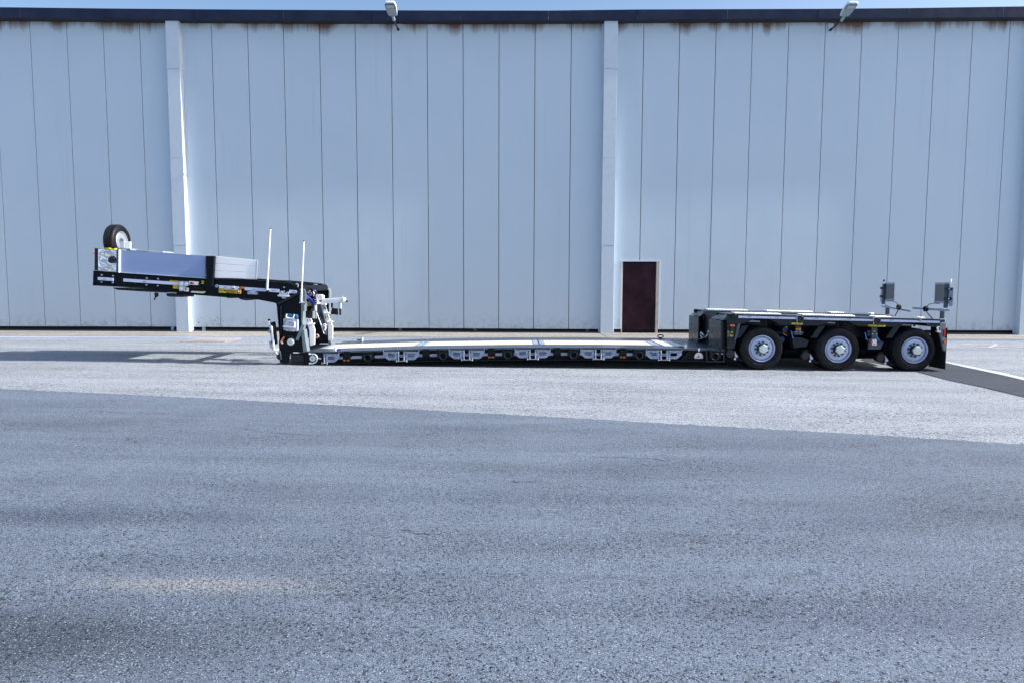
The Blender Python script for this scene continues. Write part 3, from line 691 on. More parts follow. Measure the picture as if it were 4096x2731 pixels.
# ribbed hoses along the top of the far side
def ribbed(a, b, Y, r, mt, n):
    A, B = P(*a, Y), P(*b, Y); mb = MB().tube(A, B, r * .78, n=12)
    for q in range(n):
        c = A + (B - A) * ((q + .5) / n); d = (B - A).normalized() * (B - A).length / n * .3
        mb.tube(c - d, c + d, r, n=12)
    return mb.build('ribbed_hose', mt, tr)
ribbed((1026, 1119), (1150, 1128.5), 16.2, .028, M['blackplastic'], 26); ribbed((1130, 1127), (1258, 1139), 16.3, .030, M['blackplastic'], 22); ribbed((1140, 1132), (1258, 1144), 16.35, .026, M['blackplastic'], 22)
PP('hose_clamp', rect(1254, 1136, 1265, 1145, .05), 16.2, .1, M['silver'], bevel=.005)
for (a, b, Y) in (((1160, 1133), (1184, 1145), YN + .05), ((1281, 1136), (1300, 1146), YG)):
    MB().path([P(*a, Y), P(*b, Y)], .022).build('rubber_stop', M['blackplastic'], tr)
    MB().path([P(b[0] + 7, b[1] + 4, Y), P(b[0] + 9, b[1] - 6, Y), P(b[0] + 4, b[1] - 9, Y), P(b[0], b[1] - 7, Y)], .014).build('shackle', M['silver'], tr)
# pulley, blue hose, stickers inside the neck
pu = disc('pulley', 1240, 1177, 22, 15.0, .16, M['paint'], n=28); disc('pulley_face', 1239.5, 1176.5, 8.6, 14.98, .02, M['galv'], pu); disc('pulley_reflector', 1240, 1177, 3.6, 14.96, .02, M['red'], pu)
MB().path([P(1262 + 0, 1163, 14.97), P(1253, 1166, 14.97), P(1256, 1176, 14.97), P(1254, 1186, 14.97)], .012).build('pulley_guard', M['alu'], pu)
MB().bar(P(1229, 1172, 14.9), P(1240, 1163, 14.9), .02, .05, (0, 1, 0)).build('pulley_bracket', M['galv'], pu)
MB().prism([P(x, y, 14.85) for x, y in ((1224, 1179), (1241, 1191), (1256, 1210), (1256, 1228), (1248, 1224), (1236, 1204), (1227, 1198))], (0, .03, 0)).build('blue_sleeve', M['bluehose'], tr, bevel=.01)
MB().prism([P(x, y, 14.83) for x, y in ((1224.5, 1181), (1240, 1190), (1234, 1196), (1229, 1198))], (0, .01, 0)).build('sleeve_flap', mat('pale_blue_sleeve', (.30, .33, .8), .4), tr)
ys = PP('yellow_sticker', [(1226, 1208), (1238, 1208), (1248, 1223), (1230, 1226)], 14.87, .006, M['yellow'])
rs = random.Random(4)
for q in range(5): yq = 1211 + q * 3; PP('print_line', rect(1228 + q * .8, yq, 1236 + q * 1.6, yq + 1.0), 14.868, .001, M['letter'], ys)
PP('inner_box', rect(1227, 1226, 1252, 1246), 14.9, .3, M['blackplastic']); PP('inner_bracket', rect(1244, 1237, 1256, 1246, -.3), 14.86, .03, M['galv'])
MB().path([P(1266, 1264, 14.9), P(1258, 1274, 14.9), P(1253, 1283, 14.9), P(1262, 1290, 14.9), P(1270, 1286, 14.9)], .018).build('black_hose', M['blackplastic'], tr)
MB().path([P(1250 + 9 * math.cos(t), 1288 + 7 * math.sin(t), 15.0) for t in frange(0, 6.2, 12)], .02).build('hose_coil', M['blackplastic'], tr)
rf = disc('white_reflector_disc', 1267, 1345, 8.6, 16.40, .02, M['signwhite']); disc('red_centre', 1267, 1344, 4.2, 16.38, .02, M['red'], rf)
# loading ramps folded against the neck
def ramp(dx, dy, s, Y):
    q = lambda x, y: (1231 + dx + (x - 1231) * s, 1294 + dy + (y - 1294) * s)
    r = PP('ramp', [q(*p) for p in ((1231, 1297), (1250, 1294), (1259, 1318), (1258, 1378), (1241, 1384), (1238, 1378), (1237, 1322))], Y, .05, M['white'], bevel=.008)
    u = PP('ramp_upper', [q(*p) for p in ((1219, 1275), (1243, 1275), (1251, 1295), (1231, 1300))], Y + .02, .04, M['white'], r)
    for a in (1227, 1237): PP('slot', [q(a, 1277), (q(a + 2.5, 1277)), q(a + 6, 1287), q(a + 4, 1288)], Y + .012, .006, M['blackplastic'], r)
    PP('ramp_lip', [q(*p) for p in ((1230, 1297), (1255, 1293), (1257, 1298), (1231, 1302))], Y - .03, .08, M['white'], r, bevel=.006)
    return r
ramp(0, 0, 1, 14.55)
fr = PP('ramp', [(1307, 1292), (1324, 1289), (1331, 1306), (1330, 1356), (1314, 1364), (1312, 1358), (1311, 1312)], 16.2, .05, M['white'], bevel=.008)
PP('ramp_section', [(1283, 1221), (1300, 1218), (1311, 1252), (1291, 1257)], 16.22, .04, M['galv'], fr); PP('ramp_section', [(1287, 1239), (1305, 1237), (1311, 1253), (1292, 1257)], 16.215, .04, M['white'], fr)
PP('ramp_section', [(1293, 1258), (1311, 1255), (1323, 1287), (1306, 1291)], 16.215, .04, M['white'], fr)
for y0, x0 in ((1216, 1279), (1251, 1291), (1286, 1305)): PP('ramp_lip', [(x0, y0 + 1), (x0 + 24, y0 - 1), (x0 + 24, y0 + 4), (x0 + 2, y0 + 7)], 16.15, .1, M['white'], fr, bevel=.006)
for x0, y0 in ((1288, 1231), (1297, 1229), (1300, 1264), (1309, 1262)): PP('slot', [(x0, y0), (x0 + 2, y0), (x0 + 5, y0 + 11), (x0 + 3, y0 + 11)], 16.207, .006, M['blackplastic'], fr)
arm = PP('ramp_arm', [(1263, 1218), (1283, 1218), (1302, 1290), (1304, 1340), (1300, 1340), (1284, 1300), (1276, 1262), (1266, 1245)], 16.05, .06, M['deck'], bevel=.006)
PP('arm_slot', smooth_loop([(1280, 1253), (1286, 1252), (1293, 1270), (1293, 1275), (1288, 1275), (1281, 1260)], 3, 3), 16.04, .012, M['blackplastic'], arm)
MB().path([P(1265, 1248, 16.0), P(1288, 1310, 16.0), P(1296, 1336, 16.0)], .012).build('arm_cable', M['silver'], arm)
MB().path([P(1291, 1312, 16.0), P(1293, 1299, 16.0), P(1301, 1297, 16.0), P(1306, 1302, 16.0)], .014).path([P(1299, 1302, 15.98), P(1302, 1312, 15.98), P(1298, 1321, 15.98)], .022).build('arm_hook', M['white'], arm)
nar = PP('ramp_arm', [(1212, 1300), (1230, 1300), (1237, 1320), (1238, 1350), (1230, 1354), (1222, 1340)], 14.62, .06, M['darkblue'], bevel=.006)
disc('arm_eye', 1222, 1325, 5, 14.59, .03, M['blackplastic'], nar); MB().path([P(1211, 1318, 14.5), P(1220, 1343, 14.5), P(1222, 1350, 14.5)], .012).build('arm_cable', M['silver'], nar)
PP('far_foot', [(1313, 1364), (1322, 1364), (1326, 1374), (1314, 1378)], 16.2, .1, M['greyplate'])
# white telescopic marker beam
be = PP('marker_beam', [(1290, 1196), (1376, 1192), (1376, 1209), (1270, 1217.5), (1268, 1198)], 14.9, .10, M['white'], bevel=.006)
PP('beam_groove', [(1292, 1205.4), (1369, 1201.2), (1369, 1202.2), (1292, 1206.6)], 14.896, .004, M['silver'], be)
PP('beam_head', [(1369.5, 1192), (1375, 1191), (1377, 1194), (1377, 1207), (1374, 1209.5), (1369.5, 1209.5)], 14.86, .16, M['white'], be, bevel=.01)
PP('beam_socket', rect(1258, 1199, 1270, 1217.5), 14.85, .2, M['white'], be, bevel=.004)
for y in (1200.5, 1209.5): PP('socket_hole', rect(1259.5, y, 1266, y + 6), 14.845, .01, M['blackplastic'], be)
PP('beam_bracket', [(1262, 1181), (1268, 1179), (1284, 1179.5), (1292, 1184), (1292, 1188), (1290, 1190), (1292, 1197), (1268, 1198), (1263, 1195)], 14.88, .14, M['white'], be, bevel=.008)
for a, b in (((1271, 1205.5), (1284, 1205.5)), ((1377, 1206), (1388, 1206))):
    MB().tube(P(*a, 14.8), P(*b, 14.8), .008).build('handle_rod', M['silver'], be); MB().tube(P(b[0] - 6, b[1], 14.8), P(b[0] + 3, b[1], 14.8), .017).build('handle_grip', M['blackplastic'], be)
MB().tube(P(1370, 1184, 14.87), P(1370, 1192, 14.87), .014).build('beam_knob', M['silver'], be)
PP('beam_post', rect(1254.5, 1217, 1263.5, 1276), 14.8, .08, M['greyplate'], bevel=.004); PP('post_sleeve', rect(1258, 1222, 1263.7, 1244), 14.795, .07, M['white'])
PP('beam_post', rect(1356, 1210, 1362.5, 1261), 15.4, .06, M['bogie']); PP('post_sleeve', rect(1358, 1213, 1364, 1235), 15.38, .05, M['white'])
MB().prism([P(x, y, 14.66) for x, y in ((1215, 1245), (1250, 1246), (1250, 1273), (1215, 1272))], (0, .1, 0)).build('flap_plate', M['blackplastic'], tr, bevel=.005)
PP('plate_edge', rect(1250, 1245, 1255, 1274), 14.65, .1, M['silver']); PP('plate_hinge', rect(1213, 1243.5, 1218, 1273), 14.63, .05, M['galv'])
PP('flap_plate', [(1327, 1233), (1354, 1236), (1354, 1261), (1322, 1257)], 15.6, .06, M['blackplastic']); PP('plate_edge', rect(1352, 1235, 1355, 1261), 15.58, .08, M['silver'])
PP('far_stay', [(1323, 1210), (1330, 1210), (1330, 1232), (1324, 1232)], 16.3, .06, M['bogie']); PP('far_stay', [(1320, 1258), (1326, 1258), (1325, 1278), (1322, 1278)], 16.3, .06, M['greyplate'])
# front side details, near face
YD = YN - .0
gs = lambda x: 1083 + (x - 373) * .07
def sl(name, x0, x1, y0, y1, mt, dep=.012, yo=-.004, s=.073, parent=gn, **k): return PP(name, rect(x0, y0, x1, y1, s), YD + yo, dep + .03, mt, parent, **k)
for x0, x1, y0, y1 in ((391, 452, 1109, 1121), (493, 716, 1115, 1127), (876, 927, 1142, 1154), (937, 953, 1146, 1158.5), (978, 1062, 1149.5, 1161.5), (1075, 1116, 1155, 1168), (1157, 1187, 1160.5, 1173)):
    s_ = sl('reflective_strip', x0, x1, y0, y1, M['strip'], s=.066)
    if x1 - x0 > 28: PP('tape_mark', rect(x0 + (x1 - x0) * .35, (y0 + y1) / 2 + (x1 - x0) * .025 - .6, x0 + (x1 - x0) * .35 + 14, (y0 + y1) / 2 + (x1 - x0) * .025 + 1.0, .08), YD - .007, .003, M['paint'], s_)
for x, y in ((406, 1100.5), (451, 1104), (405, 1128.5), (450, 1131), (586, 1113), (631, 1116), (585, 1140.5), (630, 1144)): disc('bolt', x, y, 3, YD + .0, .035, M['galv'], gn, n=10)
for x, y in ((497, 1106), (542, 1109), (495, 1134), (541, 1137)): disc('hole', x, y, 2.6, YD + .022, .01, M['blackplastic'], gn, n=10)
gp = PP('gauge_plate', smooth_loop([(715, 1125), (756, 1127), (755, 1144), (739, 1147), (738, 1165), (716, 1165)], 2, 4), YD - .01, .04, M['galv'], gn)
for x, y in ((724.7, 1136.5), (745, 1138), (724.7, 1156.4)):
    disc('gauge', x, y, 7.8, YD - .03, .03, M['silver'], gp); disc('dial', x, y, 6, YD - .032, .006, M['signwhite'], gp)
    PP('needle', rect(x - 4, y - .6, x + 3, y + .6, .4), YD - .034, .002, M['letter'], gp)
c1 = sl('control_box', 757, 792, 1125, 1139, M['white'], s=.08, yo=-.02); disc('red_knob', 771, 1134, 3, YD - .05, .03, M['red'], c1); disc('switch', 764, 1133, 4, YD - .04, .02, M['blackplastic'], c1)
c2 = sl('control_box', 735, 752, 1151, 1166, M['white'], s=.08, yo=-.02); disc('switch', 742, 1157, 3, YD - .04, .02, M['blackplastic'], c2); PP('yellow_tag', rect(739, 1160, 746, 1165), YD - .023, .003, M['yellow'], c2)
disc('round_cap', 798, 1138, 5, YD - .01, .03, M['blackplastic'], gn)
def sticker(x0, x1, y0, y1, s=.07, parent=gn, Y=YD):
    o = PP('yellow_sticker', rect(x0, y0, x1, y1, s), Y, .02, M['yellow'], parent)
    n = max(2, int((x1 - x0) / 6)); h = y1 - y0
    for q in range(n):
        a = x0 + (q + .2) * (x1 - x0) / n; PP('pictogram', rect(a, y0 + h * .25 + s * (a - x0), a + (x1 - x0) / n * .55, y0 + h * .72 + s * (a - x0)), Y - .002, .003, M['letter'] if rs.random() < .8 else M['redletter'], o)
sticker(678, 714, 1122, 1127); sticker(692, 714, 1142, 1154); sticker(806, 815, 1124, 1136)
o = PP('document_tube', [(762, 1169), (768, 1164.5), (820, 1167), (818, 1171), (812, 1174.5), (762, 1171)], YD - .02, .05, M['alu'], gn, bevel=.006); PP('tube_label', [(776, 1165.2), (812, 1167.3), (810, 1169.6), (774, 1167.4)], YD - .023, .004, M['yellow'], o)
for q in range(5): disc('valve', 778 + q * 8, 1152 + q * .5, 3, YD - .03, .05, M['blackplastic'], gn, n=8)
disc('blue_cap', 866, 1145, 6.3, YD - .01, .03, mat('blue_grey_cap', (.16, .26, .42), .4), gn); disc('silver_button', 932.5, 1149.5, 5, YD - .03, .05, M['alu'], gn)
def oval(x, y, rx, ry, Y, parent):
    o = PP('marker_light', [(x + rx * math.cos(t), y + ry * math.sin(t)) for t in frange(0, 5.98, 20)], Y, .03, M['orange'], parent)
    disc('light_centre', x, y, 2.4, Y - .004, .006, M['blackplastic'], o, n=10); return o
oval(964.6, 1152, 9, 4.2, YD - .02, gn)
# maker's plate
sg = PP('nameplate', [(875.5, 1156), (963, 1160), (962.5, 1176), (875, 1171)], YD - .012, .04, M['yellow'], gn)
def text(body, x, y, hpx, wpx, mt, Y, parent, slope=.05, name='lettering'):
    cu = bpy.data.curves.new('t', 'FONT'); cu.body = body; cu.size = 1; cu.extrude = .004; cu.offset = .018
    to = bpy.data.objects.new('t', cu); col.objects.link(to); dg = bpy.context.evaluated_depsgraph_get()
    me = bpy.data.meshes.new_from_object(to.evaluated_get(dg)); bpy.data.objects.remove(to)
    xs = [v.co.x for v in me.vertices]; ys = [v.co.y for v in me.vertices]; a, b, c, d = min(xs), max(xs), min(ys), max(ys)
    p = P(x, y + hpx, Y); W_ = wpx / SC(Y); H_ = hpx / SC(Y)
    for v in me.vertices:
        u = (v.co.x - a) / (b - a) * W_; q = (v.co.y - c) / (d - c) * H_
        v.co = Vector((u, -v.co.z * .5, q - u * slope))
    me.materials.append(mt); o = bpy.data.objects.new(name, me); link(o, p, parent); return o
text('FAYMONVILLE', 878, 1158.6, 7.2, 65, M['letter'], YD - .016, sg)
text('TRAILERS TO THE', 905, 1169.3, 3.2, 25, M['letter'], YD - .016, sg); text('MAX', 931.5, 1170, 4, 11, M['redletter'], YD - .016, sg)
PP('emblem', [(947, 1161.2), (961.5, 1162), (961, 1174.5), (946.5, 1173.5)], YD - .015, .004, M['redletter'], sg)
PP('emblem_bird', [(948, 1172), (951, 1163), (956, 1162.8), (960, 1167), (957, 1167.5), (956, 1173.4), (952, 1168)], YD - .018, .003, M['signwhite'], sg)
PP('emblem_shade', [(947, 1173.4), (950.5, 1165), (952, 1170), (949.5, 1173.5)], YD - .0195, .002, M['letter'], sg)
b1 = sl('bracket', 990, 1027, 1166, 1177.5, M['galv'], s=.05, yo=-.05, dep=.06); sl('bracket_top', 1001, 1023, 1162.5, 1167, M['galv'], s=.05, yo=-.03, parent=b1)
b2 = PP('chock_holder', [(1118, 1166), (1125, 1165), (1131, 1172), (1143, 1173), (1147, 1168), (1154, 1168), (1153, 1184), (1116, 1182)], YD - .05, .06, M['galv'], gn)
PP('holder_base', [(1108, 1181), (1112, 1180), (1151, 1184), (1152, 1189), (1112, 1187)], YD - .14, .15, M['alu'], b2, bevel=.01); PP('holder_foot', [(1124, 1188), (1147, 1189), (1140, 1195), (1130, 1195)], YD - .07, .06, M['galv'], b2)
PP('holder_slot', smooth_loop([(1129, 1176), (1143, 1177), (1143, 1180), (1129, 1179)], 2, 1.5), YD - .055, .006, M['silver'], b2)
for x, y in ((1136, 1150), (1136, 1166)): disc('bolt', x, y, 3, YD, .04, M['silver'], gn, n=10)
PP('slot_mark', rect(1086, 1138, 1087.5, 1154), YD + .02, .012, M['bogie'], gn)
# warning-marker poles
for (a, b, bb) in (((1081.6, 917), (1068.5, 1162), 1118), ((1215.5, 967), (1204.5, 1212), 1170)):
    po = rod('marker_pole', a, YN - .10, b, YN - .10, .0145, M['white']); rod('pole_cap', (a[0] + .1, a[1] - 4), YN - .10, a, YN - .10, .017, M['blackplastic'], po)
    t = (bb - a[1]) / (b[1] - a[1]); mx = a[0] + (b[0] - a[0]) * t; rod('pole_sleeve', (mx, bb), YN - .10, b, YN - .10, .024, M['alu'], po)
    rod('pole_pin', (b[0] - 7, b[1] + 0), YN - .10, (b[0] + 12, b[1] - 3), YN - .12, .011, M['alu'], po); PP('pole_bracket', rect(b[0] - 7, b[1] - 28, b[0] - 1, b[1] - 2), YN - .1, .12, M['deck'], po)
# boxes on the neck
cb = PP('mirror_box', [(392, 996.5), (465, 1001), (465, 1085.5), (391, 1081)], YN + .02, .5, M['chrome']); disc('black_cap', 445, 1041, 13, YN - .04, .1, M['blackplastic'], cb); 
PP('corner_post', [(378, 993), (391.5, 994), (391, 1082), (377, 1082)], YN + .0, .1, M['bogie'], bevel=.008); PP('post_edge', rect(391.6, 996, 394, 1081), YN + .01, .03, M['silver'])
PP('corner_post', [(466, 1000), (472.5, 1000), (472.5, 1091), (465.5, 1090)], YN + .0, .08, M['deck'], bevel=.004); PP('post_edge', [(473, 999.5), (477.5, 1000), (476.5, 1091.5), (472.8, 1091)], YN + .0, .06, M['whiteboard'])
bb_ = PP('side_board', [(477.8, 1000.3), (823, 1024.5), (819.6, 1112.6), (476.6, 1089.5)], YN + .03, .03, M['blueboard'])
PP('board_rail', [(474, 1090), (824, 1113.2), (824, 1116), (474, 1093)], YN + .01, .06, M['whiteboard'], bb_)
bk = PP('middle_post', [(822, 1024.5), (858, 1024.8), (853, 1115), (851, 1146), (825, 1146.5), (825, 1113)], YN - .04, .12, M['paint'], bevel=.008); PP('post_edge', [(854.5, 1025), (858.3, 1025), (853.5, 1113), (852, 1146), (847.5, 1146), (848.5, 1113)], YN - .044, .02, M['bogie'], bk)
L0, L1 = [(859, 1025), (1025.5, 1041.3)], [(854.5, 1113), (1020.5, 1117)]
for q in range(3):
    t0, t1 = q / 3, (q + 1) / 3 - .008; lp = lambda a, b, t: (a[0] + (b[0] - a[0]) * t, a[1] + (b[1] - a[1]) * t)
    PP('side_slat', [lp(L0[0], L1[0], t0), lp(L0[1], L1[1], t0), lp(L0[1], L1[1], t1), lp(L0[0], L1[0], t1)], YN + .03, .03, M['whiteboard'], bevel=.004)
PP('end_post', [(1026, 1041.5), (1029.5, 1042), (1024.5, 1118), (1021, 1117.5)], YN + .02, .06, M['silver'])
# far boards, floor and cross walls of the boxes
def wbox(a, b, y0, y1, name, mt): 
    A, B = P(*a, YN), P(*b, YN); return MB().box(A.x, B.x, y0, y1, B.z, A.z).build(name, mt, tr)
wbox((480, 1026), (818, 1098), YG - .05, YG - .02, 'far_board', M['blueboard']); wbox((824, 1030), (828, 1112), YN + .1, YG - .06, 'bulkhead', M['paint']); wbox((379, 1000), (383, 1082), YN + .12, YG - .06, 'front_board', M['paint'])
# spare wheel comes later; top tray
A = P(521, 996, 15.2); B = P(651, 1010, 15.2)
MB().prism([P(521, 995.5, 15.2), P(650, 1005.5, 15.2), P(651, 1010.5, 15.2), P(521, 1001, 15.2)], (0, .5, 0)).build('top_tray', M['alu'], tr)
PP('wheel_tray', [(460, 991), (522, 995), (522, 1001), (460, 997)], 15.0, 1.2, M['galv']); PP('wheel_bracket', [(480, 966.5), (497, 966), (497, 993), (478, 992)], 15.9, .25, M['alu'], bevel=.008); PP('wheel_bracket', [(498, 967.5), (521.5, 968), (521, 995), (498, 994)], 15.3, .04, M['white'], bevel=.006)
for x in (426, 449): PP('yellow_clamp', rect(x - 9, 992.5 + (x - 426) * .12, x + 9, 995.5 + (x - 426) * .12), 14.8, .1, M['yellow'])
# under the neck
kp = PP('kingpin_plate', smooth_loop([(449, 1153), (456, 1151), (662, 1163), (664, 1172), (560, 1166.5), (470, 1161)], 2, 4), YN + .35, 1.4, M['bogie'], bevel=.01)
PP('valve_block', [(665, 1174), (733, 1177), (734, 1186), (731, 1189.5), (675, 1188), (665, 1184)], YN + .25, .5, M['blackplastic'], bevel=.01); PP('orange_plug', rect(697, 1173.5, 704, 1176.5), YN + .24, .03, M['orange'])
MB().path([P(622, 1170, 14.9), P(627, 1182, 14.9), P(620, 1186, 14.9), P(623, 1192, 14.9), P(617, 1196, 14.9), P(618, 1202, 14.9)], .012).path([P(630, 1172, 14.9), P(632, 1184, 14.9), P(624, 1188, 14.9)], .014).tube(P(624, 1174, 14.9), P(626, 1182, 14.9), .04).build('hanging_cable', M['blackplastic'], tr)
PP('under_box', [(905, 1189), (932, 1191), (930, 1194), (908, 1193)], YN + .2, .3, M['blackplastic']); PP('blue_cover', smooth_loop([(952, 1192), (1017, 1197), (1010, 1201), (985, 1203), (962, 1199)], 2, 3), YN + .2, .6, M['darkblue'])
PP('front_bumper', [(372, 1104), (376, 1104), (376, 1128), (372, 1128)], YN + .05, .3, M['deck']); PP('front_lip', [(371, 1130), (376, 1130), (376, 1143.5), (371, 1143.5)], YN, .15, M['paint'])
disc('front_lamp', 376, 1014, 3, YN, .05, M['orange'])
# holder on the leg
hp = PP('mounting_plate', [(1133.5, 1275), (1140, 1274.5), (1141, 1270), (1178, 1273), (1180, 1278), (1186, 1279), (1189, 1281), (1186, 1326), (1180, 1325.5), (1176, 1327), (1143, 1324), (1140, 1321), (1134, 1320.5)], YD - .07, .07, mat('worn_steel', (.40, .42, .45), .5, .3), gn)
PP('plate_side', [(1186, 1279), (1190, 1279), (1190.5, 1323), (1186.5, 1326.5)], YD - .068, .09, mat('pale_blue_plate', (.45, .55, .95), .4), hp)
PP('holder_body', smooth_loop([(1142, 1287), (1146, 1283), (1175, 1285), (1177, 1290), (1175, 1306), (1141, 1304)], 2, 3), YD - .13, .06, M['galv'], hp, bevel=.008)
PP('holder_slot', smooth_loop([(1154, 1292.5), (1158, 1290.8), (1163, 1291.5), (1166, 1294)], 2, 1.5), YD - .135, .006, M['blackplastic'], hp); PP('handle_bar', smooth_loop([(1129.5, 1304), (1133, 1303), (1176, 1307), (1177, 1312), (1160, 1311.5), (1131, 1309)], 2, 2), YD - .2, .06, M['alu'], hp, bevel=.01)
PP('handle_arm', [(1176, 1289), (1179, 1289), (1179, 1311), (1175, 1311)], YD - .18, .05, M['white'], hp, bevel=.005)
for x, y in ((1149, 1278), (1171.5, 1279.5), (1149, 1321), (1172, 1322)): disc('bolt', x, y, 2.4, YD - .08, .02, M['silver'], hp, n=10)
ck = PP('bundle', smooth_loop([(1138, 1258), (1146, 1256), (1189, 1260), (1189, 1281), (1180, 1277), (1141, 1272), (1138, 1268)], 2, 3), YD - .06, .08, mat('mottled_blue_net', (.02, .06, .16), .6), gn, bevel=.01)
k = NT(ck.data.materials[0]); k.color(k.mix(k.ramp(k.noise(22, 3, .7), .48, .56), (.006, .012, .04), (.03, .22, .5)))
MB().path([P(x, y, YD - .09) for x, y in ((1148, 1257), (1144.5, 1264), (1145, 1270), (1152, 1273), (1162, 1274), (1172, 1272.5), (1175, 1266), (1177, 1259))], .013).build('rope', M['white'], ck)
# folded marker board left of the leg
fm = PP('folded_marker', [(1075, 1302), (1083, 1301), (1090, 1328), (1097, 1392), (1097, 1404), (1092, 1404), (1087, 1394), (1079, 1390), (1077, 1364), (1085, 1362), (1080, 1334), (1072, 1331), (1071, 1321), (1079, 1319)], YN - .12, .03, M['galv'])
PP('marker_edge', [(1082, 1306), (1087, 1305), (1092, 1346), (1098, 1400), (1093, 1401), (1087, 1350)], YN - .13, .04, M['white'], fm); PP('marker_panel', [(1080.5, 1291), (1099, 1286), (1101.5, 1289), (1110, 1374), (1097.5, 1380), (1090, 1330)], YN - .08, .02, M['paint'], fm)
for x, y in ((1077, 1327.5), (1082, 1370)): disc('lamp', x, y, 5, YN - .15, .03, M['blackplastic'], fm); disc('lamp_lens', x, y, 2.8, YN - .156, .01, M['silver'], fm)
MB().tube(P(1075, 1288, YN - .1), P(1075, 1280, YN - .1), .022, .018).tube(P(1076, 1300, YN - .1), P(1075, 1288, YN - .1), .012).build('beacon', M['silver'], fm); disc('beacon_top', 1075, 1280.5, 4.4, YN - .12, .04, M['blackplastic'], fm)
PP('lower_arm', [(1096, 1396), (1112, 1393), (1113, 1401), (1098, 1404)], YN - .1, .08, M['white'], fm, bevel=.006); MB().tube(P(1099, 1405, YN - .08), P(1111, 1416, YN - .04), .014).build('stay', M['silver'], fm)
PP('leg_step', smooth_loop([(1107, 1415), (1119, 1412), (1120, 1440), (1112, 1437), (1105, 1430)], 2, 5), YN + .0, .1, M['bogie'])
PP('leg_edge_strip', [(1118.5, 1402), (1121.5, 1402), (1126, 1436), (1123.5, 1436)], YN + .022, .02, M['galv'], gn)

# --- rear bogie
BX0 = (2907 - 2070) * YN / F
def wheel_meshes():
    T = MB().lathe([(.268, .02), (.30, .0), (.36, -.012), (.41, -.002), (.432, .022), (.4475, .05), (.4475, .085), (.438, .087), (.438, .096), (.4475, .098), (.4475, .128), (.438, .130), (.438, .140), (.4475, .142), (.4475, .172), (.438, .174), (.438, .183), (.4475, .185), (.4475, .22), (.43, .25), (.40, .27), (.33, .275), (.268, .25)], 96)
    T.lathe([(.335, -.0125), (.338, -.0165), (.342, -.0125)], 64).lathe([(.395, -.0065), (.398, -.0115), (.402, -.0045)], 64)
    Rm = MB().lathe([(.267, .03), (.272, .0), (.262, -.006), (.252, .004), (.246, .03), (.243, .06), (.236, .066), (.231, .045), (.226, .028), (.215, .02), (.19, .018), (.10, .018)], 64)
    Rm.lathe([(.27, .03), (.25, .12), (.24, .24)], 48)
    hub = MB().lathe([(.098, .02), (.098, -.05), (.088, -.058), (.0, -.058)], 32)
    cap = MB(); c = []
    for z, r in ((-.058, .096), (-.092, .096), (-.102, .086), (-.102, .001)):
        c += [Vector((r * math.cos(math.radians(60 * i + 12)), z, r * math.sin(math.radians(60 * i + 12)))) for i in range(6)]
    f = []
    for q in range(3):
        for i in range(6):
            j = (i + 1) % 6; f.append((q * 6 + i, (q + 1) * 6 + i, (q + 1) * 6 + j, q * 6 + j))
    cap.add(c, f)
    nut = MB().tube((0, .018, 0), (0, -.02, 0), .022, .018, n=10).tube((0, -.018, 0), (0, -.036, 0), .015, .011, n=8)
    mark = MB().bar((-.03, -.104, -.02), (.02, -.104, .035), .006, .012, (0, 1, 0)).bar((.0, -.104, -.035), (.035, -.104, .0), .006, .01, (0, 1, 0)).bar((-.04, -.104, .02), (-.01, -.104, .03), .006, .01, (0, 1, 0))
    return T.data('tyre', M['tyre']), Rm.data('rim', M['rim']), hub.data('hub', M['blackplastic']), cap.data('hub_cap', M['hubcap']), nut.data('wheel_nut', M['nut']), mark.data('cap_mark', M['alu'])
WM = wheel_meshes()
def wheel(c, rot=(0, 0, 0), s=1, hubs=True, name='wheel', rim=None):
    e = empty(name, c, tr); e.rotation_euler = rot; e.scale = (s, s, s); W0 = Vector(c)
    def ch(me, loc=(0, 0, 0), nm=None):
        o = bpy.data.objects.new(nm or me.name, me); col.objects.link(o); o.parent = e; o.location = loc; WP[o.name] = W0 + Vector(loc); return o
    ch(WM[0], nm='tyre'); ch(rim or WM[1], nm='rim')
    if hubs:
        ch(WM[2], nm='hub'); ch(WM[3], nm='hub_cap'); ch(WM[5], nm='cap_mark')
        for q in range(10):
            t = math.radians(36 * q + 8); ch(WM[4], (.132 * math.cos(t), 0, .132 * math.sin(t)), 'wheel_nut')
    return e
for cx in (3047.5, 3353, 3659.5):
    p = P(cx, 1397, 14.36); g = gz(p.x, 14.5); c = (p.x, 14.36, g + .445)
    wheel(c, (0, random.uniform(0, 1), 0)); wheel((p.x, YF - .02, g + .445), (0, random.uniform(0, 1), math.pi), hubs=False)
    wheel((p.x, 14.36 + .62, g + .445), (0, 0, math.pi), hubs=False); 
wr = WM[1].copy(); wr.materials.clear(); wr.materials.append(M['silver'])
sw = wheel(tuple(P(489, 969, 16.3) + Vector((.0, 0, 0))), (0, 0, math.radians(90)), .89, hubs=False, name='spare_wheel', rim=wr)
